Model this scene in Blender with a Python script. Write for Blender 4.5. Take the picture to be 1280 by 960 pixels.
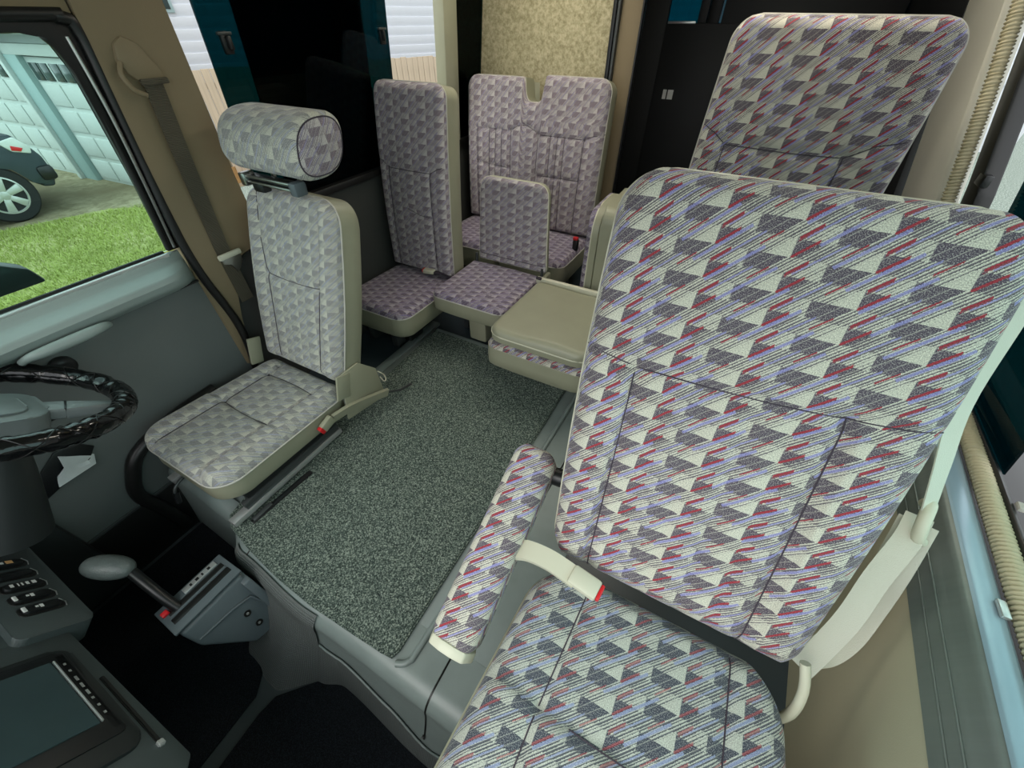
import bpy, bmesh, math, random
from mathutils import Vector, Matrix
for o in list(bpy.data.objects): bpy.data.objects.remove(o)
S = bpy.context.scene; COL = S.collection
random.seed(7)
sin, cos, pi, rad = math.sin, math.cos, math.pi, math.radians
def C(r, g, b):
    f = lambda c: (c/255/12.92) if c/255 <= .04045 else ((c/255+.055)/1.055)**2.4
    return (f(r), f(g), f(b), 1)

# ------------------------------------------------------------------ camera
cd = bpy.data.cameras.new('camera'); cam = bpy.data.objects.new('camera', cd); COL.objects.link(cam)
cd.sensor_width = 36; cd.lens = 36*490/1280; cd.clip_start = .01; cd.clip_end = 300
pit, yaw = math.atan(460/490), rad(28.2)
fh = Vector((-sin(yaw), cos(yaw), 0)); up = Vector((0, 0, 1))
Rv = Vector((cos(yaw), sin(yaw), 0)); Uv = up*cos(pit)+fh*sin(pit); Fv = fh*cos(pit)-up*sin(pit)
cam.matrix_world = Matrix(((Rv.x, Uv.x, -Fv.x, 0), (Rv.y, Uv.y, -Fv.y, 0), (Rv.z, Uv.z, -Fv.z, 1.25), (0, 0, 0, 1)))
S.camera = cam
# ------------------------------------------------------------------ world, sun, exposure
w = bpy.data.worlds.new('overcast_sky'); S.world = w; w.use_nodes = True
bg = w.node_tree.nodes['Background']; bg.inputs[0].default_value = (.93, .97, 1, 1); bg.inputs[1].default_value = 1.0
sd = bpy.data.lights.new('sun', 'SUN'); sd.energy = .7; sd.angle = rad(40); sd.color = (1, .97, .9)
sun = bpy.data.objects.new('sun', sd); COL.objects.link(sun); sun.rotation_euler = (rad(42), rad(-14), 0)
vs = S.view_settings; vs.view_transform = 'Standard'; vs.look = 'None'; vs.gamma = 1; vs.use_curve_mapping = False
vs.exposure = 1.0

# ------------------------------------------------------------------ node helpers
class X:
    """tiny expression wrapper over Math nodes"""
    def __init__(s, nt, v): s.nt = nt; s.v = v
    def op(s, o, b=None, c=None):
        n = s.nt.nodes.new('ShaderNodeMath'); n.operation = o
        for i, q in enumerate((s, b, c)):
            if q is None: continue
            q = q.v if isinstance(q, X) else q
            if isinstance(q, (int, float)): n.inputs[i].default_value = q
            else: s.nt.links.new(q, n.inputs[i])
        return X(s.nt, n.outputs[0])
    def __add__(s, b): return s.op('ADD', b)
    def __sub__(s, b): return s.op('SUBTRACT', b)
    def __mul__(s, b): return s.op('MULTIPLY', b)
    def __gt__(s, b): return s.op('GREATER_THAN', b)
    def __lt__(s, b): return s.op('LESS_THAN', b)
    def fr(s): return s.op('FRACT')
    def mx(s, b): return s.op('MAXIMUM', b)
    def inv(s): return X(s.nt, 1.0).op('SUBTRACT', s)
def mixc(nt, fac, a, b):
    n = nt.nodes.new('ShaderNodeMix'); n.data_type = 'RGBA'
    for i, q in ((0, fac), (6, a), (7, b)):
        q = q.v if isinstance(q, X) else q
        if isinstance(q, (int, float, tuple)): n.inputs[i].default_value = q
        else: nt.links.new(q, n.inputs[i])
    return n.outputs[2]
def base(name, col=(.5, .5, .5, 1), rough=.5, metal=0, spec=.5):
    m = bpy.data.materials.new(name); m.use_nodes = True; nt = m.node_tree
    b = nt.nodes['Principled BSDF']; b.inputs['Base Color'].default_value = col
    b.inputs['Roughness'].default_value = rough; b.inputs['Metallic'].default_value = metal
    b.inputs['Specular IOR Level'].default_value = spec
    return m, nt, b
def tex(nt, kind, scale, coord='Object', sc=None, **k):
    tc = nt.nodes.new('ShaderNodeTexCoord'); n = nt.nodes.new(kind); out = tc.outputs[coord]
    if sc:
        mp = nt.nodes.new('ShaderNodeMapping'); mp.inputs['Scale'].default_value = sc; nt.links.new(out, mp.inputs[0]); out = mp.outputs[0]
    nt.links.new(out, n.inputs['Vector'])
    if 'Scale' in n.inputs: n.inputs['Scale'].default_value = scale
    for a, v in k.items(): n.inputs[a].default_value = v
    return n
def bump(nt, b, src, strength, dist=.002):
    n = nt.nodes.new('ShaderNodeBump'); n.inputs['Strength'].default_value = strength; n.inputs['Distance'].default_value = dist
    nt.links.new(src, n.inputs['Height']); nt.links.new(n.outputs[0], b.inputs['Normal'])
def plain(name, col, rough=.5, metal=0, var=.12, scale=9, grain=0, gscale=400, spec=.5, sc=None):
    """base colour with soft wear variation and optional fine grain"""
    m, nt, b = base(name, col, rough, metal, spec)
    n = tex(nt, 'ShaderNodeTexNoise', scale, sc=sc, Detail=4)
    lo = tuple(c*(1-var) for c in col[:3])+(1,); hi = tuple(min(1, c*(1+var)) for c in col[:3])+(1,)
    nt.links.new(mixc(nt, X(nt, n.outputs[0]), lo, hi), b.inputs['Base Color'])
    if grain:
        g = tex(nt, 'ShaderNodeTexNoise', gscale, Detail=2); bump(nt, b, g.outputs[0], grain)
    return m
def speckle(name, cols, scale, rough=.9, bstr=.6, bd=.004, sc=None, big=None):
    m, nt, b = base(name, cols[0], rough, 0, .2)
    n = tex(nt, 'ShaderNodeTexNoise', scale, sc=sc, Detail=3, Roughness=.7)
    r = nt.nodes.new('ShaderNodeValToRGB'); cr = r.color_ramp
    while len(cr.elements) < len(cols): cr.elements.new(.5)
    for i, c in enumerate(cols): cr.elements[i].position = .34+.32*i/(len(cols)-1); cr.elements[i].color = c
    nt.links.new(n.outputs[0], r.inputs[0]); out = r.outputs[0]
    if big:
        n2 = tex(nt, 'ShaderNodeTexNoise', big[0], Detail=4)
        mr = nt.nodes.new('ShaderNodeMapRange'); mr.inputs[1].default_value = .4; mr.inputs[2].default_value = .65
        nt.links.new(n2.outputs[0], mr.inputs[0])
        out = mixc(nt, mr.outputs[0], out, big[1])
    nt.links.new(out, b.inputs['Base Color']); bump(nt, b, n.outputs[0], bstr, bd)
    return m
def fabric(name, cu=.106, cv=.0525, cream=C(203, 200, 185), dark=C(92, 83, 95), lav=C(146, 144, 196), red=C(160, 60, 70), redamt=1.0, weave=620):
    """woven upholstery: cream triangles, dark trapezoids, slanted stripes, red and lavender dashes"""
    m, nt, b = base(name, cream, .92, 0, .15)
    uvn = nt.nodes.new('ShaderNodeUVMap'); sp = nt.nodes.new('ShaderNodeSeparateXYZ'); nt.links.new(uvn.outputs[0], sp.inputs[0])
    u = X(nt, sp.outputs[0])*(1/cu); v = X(nt, sp.outputs[1])*(1/cv)
    wn = nt.nodes.new('ShaderNodeTexNoise'); wn.inputs['Scale'].default_value = weave; wn.inputs['Detail'].default_value = 1
    nt.links.new(uvn.outputs[0], wn.inputs['Vector'])
    ns = X(nt, wn.outputs[0])
    u = u+(ns-.5)*.035
    fu, fv = u.fr(), v.fr(); s = v-u*2; d = fv-fu*2
    idx = (s*9).op('FLOOR'); st = (s*9).fr()
    wob = (idx*.37).fr(); up_ = fv > .5
    ramp = (fu+up_*.54).fr()
    duty = ramp*.55+.22+(wob-.5)*.36
    tri = (fu > .71)*(d < -1.45)
    dk = ((fu > .46)*(d > -.94)*(fv > .54)).mx((fu < .34)*(d > -.2)*(fv < .5)*(fv > .04))
    light = ((st < duty)*(dk.inv())).mx(tri).mx(dk*((s*3).fr() < .10)*.5).mx((dk*(ns > .56))*.28)
    col = mixc(nt, light, mixc(nt, dk, tuple(a*.8+b*.10 for a, b in zip(dark, cream)), dark), cream)
    lavm = (((s+.20).fr() < .13)*(((u+v*.5)*.5).fr() < .62)).mx(((s+.66).fr() < .07)*(fu > .1)*(fu < .6))*(tri.inv())
    col = mixc(nt, lavm*.85, col, lav)
    rm = ((d > -.05)*(d < .05)*(fu < .27)).mx((d > .40)*(d < .54)*(fu > .02)*(fu < .24)*(st < .8)).mx((d > -.98)*(d < -.92)*(fu > .58)*(fu < .8))
    col = mixc(nt, rm*redamt, col, red)
    fac = nt.nodes.new('ShaderNodeMapRange'); fac.inputs[1].default_value = .3; fac.inputs[2].default_value = .7
    fac.inputs[3].default_value = .6; fac.inputs[4].default_value = 1.3; nt.links.new(wn.outputs[0], fac.inputs[0])
    vm = nt.nodes.new('ShaderNodeMix'); vm.data_type = 'RGBA'; vm.blend_type = 'MULTIPLY'; vm.inputs[0].default_value = 1
    nt.links.new(col, vm.inputs[6]); nt.links.new(fac.outputs[0], vm.inputs[7])
    nt.links.new(vm.outputs[2], b.inputs['Base Color']); bump(nt, b, wn.outputs[0], .35, .001)
    b.inputs['Sheen Weight'].default_value = .15
    return m
def glass(name, tint, refl=1.0, rough=.0):
    m = bpy.data.materials.new(name); m.use_nodes = True; nt = m.node_tree; nt.nodes.clear()
    o = nt.nodes.new('ShaderNodeOutputMaterial'); t = nt.nodes.new('ShaderNodeBsdfTransparent'); g = nt.nodes.new('ShaderNodeBsdfGlossy')
    t.inputs[0].default_value = tint; g.inputs['Roughness'].default_value = rough
    f = nt.nodes.new('ShaderNodeFresnel'); f.inputs[0].default_value = 1.45
    mx = nt.nodes.new('ShaderNodeMixShader'); mul = X(nt, f.outputs[0])*refl
    nt.links.new(mul.v, mx.inputs[0]); nt.links.new(t.outputs[0], mx.inputs[1]); nt.links.new(g.outputs[0], mx.inputs[2]); nt.links.new(mx.outputs[0], o.inputs[0])
    return m
def emit(name, col, st):
    m, nt, b = base(name, col, .4); b.inputs['Emission Color'].default_value = col; b.inputs['Emission Strength'].default_value = st
    return m
def ribbed(name, col, pitch, rough=.55, depth=.9, two=True):
    m, nt, b = base(name, col, rough)
    w1 = tex(nt, 'ShaderNodeTexWave', .05/pitch*6.28, 'Object'); w1.bands_direction = 'X'
    w2 = tex(nt, 'ShaderNodeTexWave', .05/pitch*6.28, 'Object'); w2.bands_direction = 'Z'
    h = X(nt, w1.outputs[1]).op('MULTIPLY', X(nt, w2.outputs[1])) if two else X(nt, w2.outputs[1])
    nt.links.new(mixc(nt, h, tuple(c*.62 for c in col[:3])+(1,), tuple(c*1.15 for c in col[:3])+(1,)), b.inputs['Base Color'])
    bump(nt, b, h.v, depth, .003)
    return m

M = {}
M['fabric'] = fabric('patterned_seat_fabric')
M['fabric_seat'] = fabric('patterned_seat_fabric_cool', cream=C(190, 193, 182), dark=C(76, 80, 92), lav=C(150, 160, 192), redamt=.65)  # same pattern in cooler, slightly darker tones
M['fabric_pale'] = fabric('patterned_seat_fabric_pale', cu=.084, cv=.042, cream=C(196, 196, 182), dark=C(140, 140, 140), lav=C(160, 164, 180), redamt=.04)  # finer, paler, low-contrast version of the pattern
M['fabric_back'] = fabric('patterned_seat_fabric_mauve', cu=.084, cv=.042, cream=C(196, 190, 188), dark=C(126, 114, 124), lav=C(150, 142, 168), redamt=.08)
M['fabric_cush'] = fabric('patterned_seat_fabric_violet', cu=.084, cv=.042, cream=C(176, 168, 176), dark=C(98, 86, 104), lav=C(130, 118, 160), redamt=.1)
M['vinyl'] = plain('beige_seat_vinyl', C(152, 152, 130), .42, var=.1, grain=.12, gscale=500)
M['vinyl_cream'] = plain('cream_vinyl', C(205, 203, 182), .45, var=.06)
M['seam'] = plain('dark_seam_thread', C(66, 58, 68), .8)
M['piping'] = plain('grey_piping', C(190, 188, 178), .6)
M['cover'] = plain('grey_green_floor_vinyl', C(122, 133, 130), .36, var=.16, scale=14, grain=.15, gscale=700)
M['ribmat'] = ribbed('ribbed_rubber_mat', C(116, 122, 120), .0055)
M['carpet'] = speckle('grey_green_carpet', [C(30, 38, 37), C(80, 94, 88), C(172, 184, 170)], 250, bstr=.9, bd=.006)
M['blackcarpet'] = speckle('black_floor_carpet', [C(8, 10, 12), C(20, 24, 28), C(40, 46, 52)], 420, bstr=.8, bd=.004)
M['floorstrip'] = plain('dark_grey_floor', C(62, 70, 72), .6)
M['floor'] = plain('blue_grey_vinyl_floor', C(52, 64, 70), .35, var=.15, scale=5)
M['doorlow'] = plain('charcoal_door_vinyl', C(98, 104, 102), .5, var=.1, scale=5, grain=.2, gscale=500)
M['doortop'] = plain('grey_door_trim', C(142, 154, 150), .4, var=.06, scale=5, grain=.15, gscale=500)
M['pillar'] = plain('tan_pillar_trim', C(128, 114, 88), .6, var=.06, grain=.15, gscale=400)
M['pillar2'] = plain('pale_pillar_trim', C(208, 206, 192), .55, var=.05)
M['belt_tan'] = ribbed('tan_belt_webbing', C(104, 98, 82), .0035, two=False)
M['belt_cream'] = plain('cream_belt_webbing', C(205, 205, 190), .6, var=.05, grain=.3, gscale=600)
M['rubber'] = plain('black_rubber', C(20, 20, 19), .38, var=.2)
M['blackpl'] = plain('black_plastic', C(24, 26, 27), .35, var=.2, grain=.1)
M['gloss'] = plain('glossy_black_vinyl', C(16, 17, 18), .12, var=.3, scale=30, grain=.35, gscale=70)
M['dash'] = plain('dark_dash_plastic', C(66, 74, 74), .48, var=.1, grain=.2, gscale=600)
M['dashblk'] = plain('dash_bezel_plastic', C(34, 38, 38), .45, var=.1)
M['gate'] = plain('slate_grey_plastic', C(88, 98, 102), .42, var=.06, grain=.12, gscale=600)
M['wheelgrey'] = plain('grey_wheel_plastic', C(112, 122, 122), .38, var=.06, grain=.15, gscale=500)
M['knob'] = plain('worn_leather_knob', C(92, 100, 98), .32, var=.25, scale=60, grain=.5, gscale=300)
M['chrome'] = plain('brushed_metal', C(170, 170, 165), .28, 1, var=.1)
M['steel'] = plain('painted_steel', C(74, 78, 78), .4, .4)
M['silver'] = plain('silver_strip', C(205, 207, 205), .3, .7)
M['white'] = plain('white_print', C(228, 228, 224), .6)
M['red'] = plain('red_button', C(206, 34, 40), .35)
M['orange'] = plain('orange_print', C(235, 180, 120), .5)
M['screen'] = plain('dark_screen', C(58, 74, 76), .12, var=.25, scale=6)
M['sidewall'] = plain('beige_wall_panel', C(200, 195, 166), .6, var=.06, grain=.1)
M['greypanel'] = plain('grey_metal_panel', C(128, 138, 132), .4, .25, var=.08, sc=(1, 40, 1), scale=3)
M['ledge'] = plain('sky_tinted_ledge', C(150, 172, 184), .3, .3, var=.08)  # blue brightness of the skylight is put into the ledge colour
M['hose'] = plain('ribbed_cream_seal', C(190, 180, 148), .5, var=.1)
M['partition'] = speckle('mottled_beige_partition', [C(150, 142, 110), C(178, 170, 138), C(198, 190, 158)], 60, .55, .15, .002)
M['darkwall'] = plain('dark_interior_wall', C(26, 27, 28), .6)
M['ceil'] = plain('pale_ceiling', C(200, 198, 188), .7)
M['leftwall'] = plain('dark_grey_side_wall', C(62, 64, 62), .55, var=.08)
M['g_door'] = glass('pale_green_glass', (.80, .97, .94, 1), .5)
M['g_tint'] = glass('dark_teal_glass', (.035, .15, .17, 1), .3)
M['g_rear'] = glass('rear_tinted_glass', (.02, .16, .2, 1), .35)
M['g_edge'] = plain('green_glass_edge', C(96, 160, 140), .2)
M['siding'] = plain('white_house_siding', C(204, 207, 212), .6, var=.03)
M['wood'] = plain('weathered_fence_wood', C(178, 160, 138), .85, var=.3, scale=5, sc=(12, 12, .8))
M['garage'] = plain('white_garage_paint', C(192, 198, 196), .6, var=.04)
M['garagetrim'] = plain('grey_garage_trim', C(150, 172, 172), .6, var=.05)
M['darkglass'] = plain('dark_window_glass', C(46, 58, 58), .12)
M['concrete'] = speckle('stained_concrete', [C(120, 110, 88), C(150, 140, 114), C(170, 160, 134)], 7, .9, .2, .01, big=(.6, C(112, 100, 78)))
M['asphalt'] = speckle('gravelly_asphalt', [C(70, 84, 76), C(120, 132, 122), C(178, 186, 176)], 45, .9, .6, .01)
M['lawn'] = speckle('lawn_soil', [C(112, 118, 60), C(140, 146, 82), C(168, 170, 114)], 22, .95, .6, .03, big=(1.3, C(176, 172, 124)))
M['grass'] = plain('grass_blade', C(152, 162, 82), .7, var=.35, scale=2)
M['carpaint'] = plain('dark_grey_car_paint', C(62, 72, 78), .25, .4)
M['tyre'] = plain('tyre_rubber', C(30, 32, 33), .8, grain=.4, gscale=80)
M['alloy'] = plain('silver_alloy', C(200, 202, 198), .35, .5)
M['lampglass'] = plain('clear_lamp_lens', C(210, 214, 210), .15)
M['lamp'] = emit('ceiling_lamp_lens', (1, .93, .8, 1), 10)
M['foil'] = plain('crumpled_wrapper', C(206, 212, 212), .4, var=.15, scale=30)

# ------------------------------------------------------------------ object helpers
def thing(name, label, cat, loc=(0, 0, 0), group=None, rz=0):
    o = bpy.data.objects.new(name, None); COL.objects.link(o); o.location = loc; o.rotation_euler = (0, 0, rz); o.empty_display_size = .05
    return tag(o, label, cat, group)
def tag(o, label=None, cat=None, group=None, kind=None):
    if label: o['label'] = label
    if cat: o['category'] = cat
    if group: o['group'] = group
    if kind: o['kind'] = kind
    return o
def link(name, me, mat, par=None, smooth=True, local=False):
    o = bpy.data.objects.new(name, me); COL.objects.link(o)
    if mat is not None:
        me.materials.clear(); me.materials.append(M[mat])
    if smooth:
        me.polygons.foreach_set('use_smooth', [True]*len(me.polygons))
    if par is not None:
        o.parent = par
        if not local:
            p = par; off = Vector((0, 0, 0))
            while p is not None: off += p.location; p = p.parent
            o.location = -off
    return o
def auto(me, ang=35):
    me.set_sharp_from_angle(angle=rad(ang))
def mesh(name, vs_, fs, mat, par=None, uv=None, smooth=True, sharp=None, local=False):
    me = bpy.data.meshes.new(name); me.from_pydata([tuple(v) for v in vs_], [], fs); me.validate()
    if uv:
        l = me.uv_layers.new(name='UVMap')
        for lp in me.loops: l.data[lp.index].uv = uv[lp.vertex_index]
    o = link(name, me, mat, par, smooth, local)
    if sharp: auto(me, sharp)
    return o
def frombm(name, bm, mat, par=None, smooth=True, sharp=35, local=False):
    me = bpy.data.meshes.new(name); bmesh.ops.recalc_face_normals(bm, faces=bm.faces); bm.to_mesh(me); bm.free()
    o = link(name, me, mat, par, smooth, local)
    if smooth and sharp: auto(me, sharp)
    return o
def rbox(name, size, loc, mat, par=None, bev=.004, rot=(0, 0, 0), seg=2, local=False, Mx=None):
    bm = bmesh.new(); bmesh.ops.create_cube(bm, size=1); bmesh.ops.scale(bm, vec=size, verts=bm.verts)
    if bev: bmesh.ops.bevel(bm, geom=bm.edges[:], offset=min(bev, min(size)*.45), segments=seg, affect='EDGES', profile=.5)
    R = Matrix.Rotation(rot[2], 4, 'Z') @ Matrix.Rotation(rot[1], 4, 'Y') @ Matrix.Rotation(rot[0], 4, 'X')
    T = (Mx if Mx is not None else Matrix.Identity(4)) @ Matrix.Translation(loc) @ R
    bmesh.ops.transform(bm, matrix=T, verts=bm.verts)
    return frombm(name, bm, mat, par, local=local)
def prism(name, poly, d0, d1, plane, mat, par=None, bev=.003, seg=2, fn=None, sharp=35):
    """extrude polygon in plane ('XY','YZ','XZ') between d0 and d1 on the other axis"""
    bm = bmesh.new()
    mk = {'XY': lambda a, b, d: (a, b, d), 'YZ': lambda a, b, d: (d, a, b), 'XZ': lambda a, b, d: (a, d, b)}[plane]
    A = [bm.verts.new(mk(a, b, d0)) for a, b in poly]; B = [bm.verts.new(mk(a, b, d1)) for a, b in poly]
    bm.faces.new(A); bm.faces.new(B[::-1]); n = len(poly)
    for i in range(n): bm.faces.new((A[i], A[(i+1) % n], B[(i+1) % n], B[i]))
    if bev: bmesh.ops.bevel(bm, geom=bm.edges[:], offset=bev, segments=seg, affect='EDGES', profile=.5, clamp_overlap=True)
    if fn:
        for v in bm.verts: v.co = Vector(fn(v.co))
    return frombm(name, bm, mat, par, sharp=sharp)
def smoothpts(pts, n=6):
    P = [Vector(p) for p in pts]; out = []
    for i in range(len(P)-1):
        p0 = P[max(i-1, 0)]; p1 = P[i]; p2 = P[i+1]; p3 = P[min(i+2, len(P)-1)]
        for k in range(n):
            t = k/n; out.append(.5*((2*p1)+(p2-p0)*t+(2*p0-5*p1+4*p2-p3)*t*t+(3*p1-p0-3*p2+p3)*t**3))
    out.append(P[-1]); return out
def tube(name, pts, r, mat, par=None, seg=8, closed=False, rf=None, local=False, flat=None):
    P = [Vector(p) for p in pts]; n = len(P); vs_ = []; fs = []; prev = None
    for i in range(n):
        a = P[(i-1) % n] if closed or i > 0 else P[i]; b = P[(i+1) % n] if closed or i < n-1 else P[i]
        t = (b-a).normalized() if (b-a).length > 1e-9 else Vector((0, 0, 1))
        if prev is None: nn = t.orthogonal().normalized()
        else:
            nn = prev-t*prev.dot(t); nn = nn.normalized() if nn.length > 1e-6 else t.orthogonal().normalized()
        prev = nn; bb = t.cross(nn); q = rf(i/(n-1)) if rf else r
        for k in range(seg):
            an = 2*pi*k/seg; vs_.append(P[i]+nn*q*cos(an)+bb*q*sin(an))
    m = n if closed else n-1
    for i in range(m):
        for k in range(seg):
            a = i*seg+k; b = i*seg+(k+1) % seg; c_ = ((i+1) % n)*seg+(k+1) % seg; d = ((i+1) % n)*seg+k
            fs.append((a, b, c_, d))
    if not closed:
        fs.append(tuple(range(seg))[::-1]); fs.append(tuple(range((n-1)*seg, n*seg)))
    return mesh(name, vs_, fs, mat, par, sharp=60, local=local)
def ribbon(name, pts, width, nrm, mat, par=None, th=.0022, uvs=False):
    """flat webbing along pts; nrm(i) gives across direction"""
    P = [Vector(p) for p in pts]; n = len(P); vs_ = []; fs = []
    for i in range(n):
        t = (P[min(i+1, n-1)]-P[max(i-1, 0)]).normalized(); ac = Vector(nrm(i/(n-1))).normalized(); ac = (ac-t*ac.dot(t)).normalized(); nn = t.cross(ac)
        for a, b in ((-1, -1), (1, -1), (1, 1), (-1, 1)): vs_.append(P[i]+ac*a*width/2+nn*b*th/2)
    for i in range(n-1):
        for k in range(4): fs.append((i*4+k, i*4+(k+1) % 4, (i+1)*4+(k+1) % 4, (i+1)*4+k))
    fs.append((3, 2, 1, 0)); fs.append(tuple((n-1)*4+k for k in range(4)))
    return mesh(name, vs_, fs, mat, par, sharp=40)
def lathe(name, prof, axis_o, axis, mat, par=None, seg=24, sharp=40):
    """prof: list of (r, h) along axis"""
    ax = Vector(axis).normalized(); u = ax.orthogonal().normalized(); v = ax.cross(u); o = Vector(axis_o); vs_ = []; fs = []
    for r, h in prof:
        for k in range(seg): a = 2*pi*k/seg; vs_.append(o+ax*h+u*r*cos(a)+v*r*sin(a))
    for i in range(len(prof)-1):
        for k in range(seg): fs.append((i*seg+k, i*seg+(k+1) % seg, (i+1)*seg+(k+1) % seg, (i+1)*seg+k))
    fs.append(tuple(range(seg))[::-1]); fs.append(tuple(range((len(prof)-1)*seg, len(prof)*seg)))
    return mesh(name, vs_, fs, mat, par, sharp=sharp)
def gridmesh(name, nu, nv, fn, mat, par=None, uvf=None, sharp=None):
    vs_ = []; fs = []; uv = []
    for j in range(nv+1):
        for i in range(nu+1):
            vs_.append(fn(i/nu, j/nv)); uv.append(uvf(i/nu, j/nv) if uvf else (i/nu, j/nv))
    for j in range(nv):
        for i in range(nu): a = j*(nu+1)+i; fs.append((a, a+1, a+nu+2, a+nu+1))
    return mesh(name, vs_, fs, mat, par, uv, sharp=sharp)

# ------------------------------------------------------------------ upholstery
def segd(px, py, a, b):
    vx, vy = b[0]-a[0], b[1]-a[1]; l = vx*vx+vy*vy
    t = 0 if l == 0 else max(0, min(1, ((px-a[0])*vx+(py-a[1])*vy)/l))
    return math.hypot(px-a[0]-t*vx, py-a[1]-t*vy)
class Pad:
    """padded upholstery block. local x = width, y = length, z = out of the face"""
    def __init__(s, L, wb, wt, T, r, rt, rb, xf, topf=None, grooves=(), gd=.006, gw=.010, puff=None, waist=0, soft=(), shear=0):
        s.L, s.wb, s.wt, s.T, s.r, s.rt, s.rb, s.xf = L, wb, wt, T, r, rt, rb, xf
        s.topf = topf or (lambda x: L); s.g = grooves; s.soft = soft; s.gd = gd; s.gw = gw; s.puff = puff; s.waist = waist; s.shear = shear; xf0 = xf; s.xf = (lambda x, y, z: xf0(x-shear*y, y, z))
    def hw(s, t):
        y = t*s.L; h = s.wb+(s.wt-s.wb)*t+s.waist*sin(pi*t)
        if s.L-y < s.rt: q = s.rt-(s.L-y); h -= s.rt-math.sqrt(max(0, s.rt**2-q*q))
        if y < s.rb: q = s.rb-y; h -= s.rb-math.sqrt(max(0, s.rb**2-q*q))
        return h
    def z(s, x, y, h, groove=True):
        Lt = s.topf(x); d = max(0, min(h-abs(x), Lt-y, y)); q = s.r-min(d, s.r)
        z = s.T-s.r+math.sqrt(max(0, s.r**2-q*q))
        if s.puff and d > 0: z += s.puff(x, y)*min(1, d/s.r)
        if groove:
            for pl, dp in [(q, s.gd) for q in s.g]+[(q, s.gd*.5) for q in s.soft]:
                m = min(segd(x, y, pl[i], pl[i+1]) for i in range(len(pl)-1))
                if m < 4*s.gw: z -= dp*math.exp(-(m/s.gw)**2)*min(1, d/s.r*2)
        return z
    def at(s, x, y, lift=0):
        t = y/s.topf(x); return s.xf(x, y, s.z(x, y, s.hw(min(t, 1)))+lift)
    @staticmethod
    def dens(n, e=.55):
        out = []
        for i in range(n+1):
            t = i/n; c_ = (1-cos(pi*t))/2; out.append(t*(1-e)+c_*e)
        return out
    def build(s, par, fab, shell, nx=40, ny=44, name='cushion', shellname='shell', pipe=True, pipemat='piping', seams=True, back=True, flare=0):
        S_ = [2*q-1 for q in s.dens(nx, .8)]; Tt = s.dens(ny, .7); vs_ = []; uv = []; fs = []
        rows = []
        for t in Tt:
            h = s.hw(t); row = []
            for q in S_:
                x = q*h; y = t*s.topf(x); row.append((x, y, s.z(x, y, h)))
            rows.append(row)
        mid = nx//2; vacc = 0
        for j, row in enumerate(rows):
            if j: a, b = rows[j-1][mid], row[mid]; vacc += math.dist(a, b)
            us = [0]*(nx+1)
            for i in range(mid+1, nx+1): us[i] = us[i-1]+math.hypot(row[i][0]-row[i-1][0], row[i][2]-row[i-1][2])
            for i in range(mid-1, -1, -1): us[i] = us[i+1]-math.hypot(row[i][0]-row[i+1][0], row[i][2]-row[i+1][2])
            for i, p in enumerate(row): vs_.append(s.xf(*p)); uv.append((us[i]-s.shear*row[i][1]+3.0, vacc+3.0))
        for j in range(ny):
            for i in range(nx): a = j*(nx+1)+i; fs.append((a, a+1, a+nx+2, a+nx+1))
        o = mesh(name, vs_, fs, fab, par, uv, local=False)
        per = [rows[0][i] for i in range(nx+1)]+[rows[j][nx] for j in range(1, ny+1)]+[rows[ny][i] for i in range(nx-1, -1, -1)]+[rows[j][0] for j in range(ny-1, 0, -1)]
        # drop coincident points
        P = [per[0]]
        for p in per[1:]:
            if math.dist(p, P[-1]) > .0015: P.append(p)
        if math.dist(P[0], P[-1]) < .0015: P.pop()
        n = len(P); cx = sum(p[0] for p in P)/n; cy = sum(p[1] for p in P)/n
        if shell:
            zs = s.T-s.r; vs_ = []; fs = []; suv = []
            lv = ((zs, 1.0), (zs*.55, 1.0+flare), (zs*.12, 1.0+flare*.6), (0, .965))
            for zz, k in lv:
                for p in P: vs_.append(s.xf(cx+(p[0]-cx)*k, cy+(p[1]-cy)*k, zz)); suv.append((3+p[0]+(zz if p[0] > 0 else -zz), 3+p[1]))
            for l in range(len(lv)-1):
                for i in range(n): fs.append((l*n+i, (l+1)*n+i, (l+1)*n+(i+1) % n, l*n+(i+1) % n))
            if back:
                # inner ring + grid-free cap that follows the bend
                b0 = (len(lv)-1)*n
                m2 = len(vs_); rr = [(cx+(p[0]-cx)*.5, p[1]) for p in P]
                for p in rr: vs_.append(s.xf(p[0], cy+(p[1]-cy)*.96, -.004)); suv.append((3+p[0], 3+p[1]))
                for i in range(n): fs.append((b0+i, m2+i, m2+(i+1) % n, b0+(i+1) % n))
                fs.append(tuple(m2+i for i in range(n))[::-1])
            mesh(shellname, vs_, fs, shell, par, suv, sharp=50, local=False)
        if pipe:
            st = P[::2] if n > 60 else P
            tube('piping', [s.xf(p[0]*1.004, p[1], p[2]) for p in st], .0028, pipemat, par, seg=6, closed=True, local=False)
        if seams:
            for pl in s.g:
                pts = []
                for i in range(len(pl)-1):
                    a, b = pl[i], pl[i+1]; k = max(2, int(math.hypot(b[0]-a[0], b[1]-a[1])/.015))
                    for q in range(k): t = q/k; pts.append((a[0]+(b[0]-a[0])*t, a[1]+(b[1]-a[1])*t))
                pts.append(pl[-1])
                tube('seam', [s.at(x, y, .0012) for x, y in pts], .0014, 'seam', par, seg=5, local=False)
        return o
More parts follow.
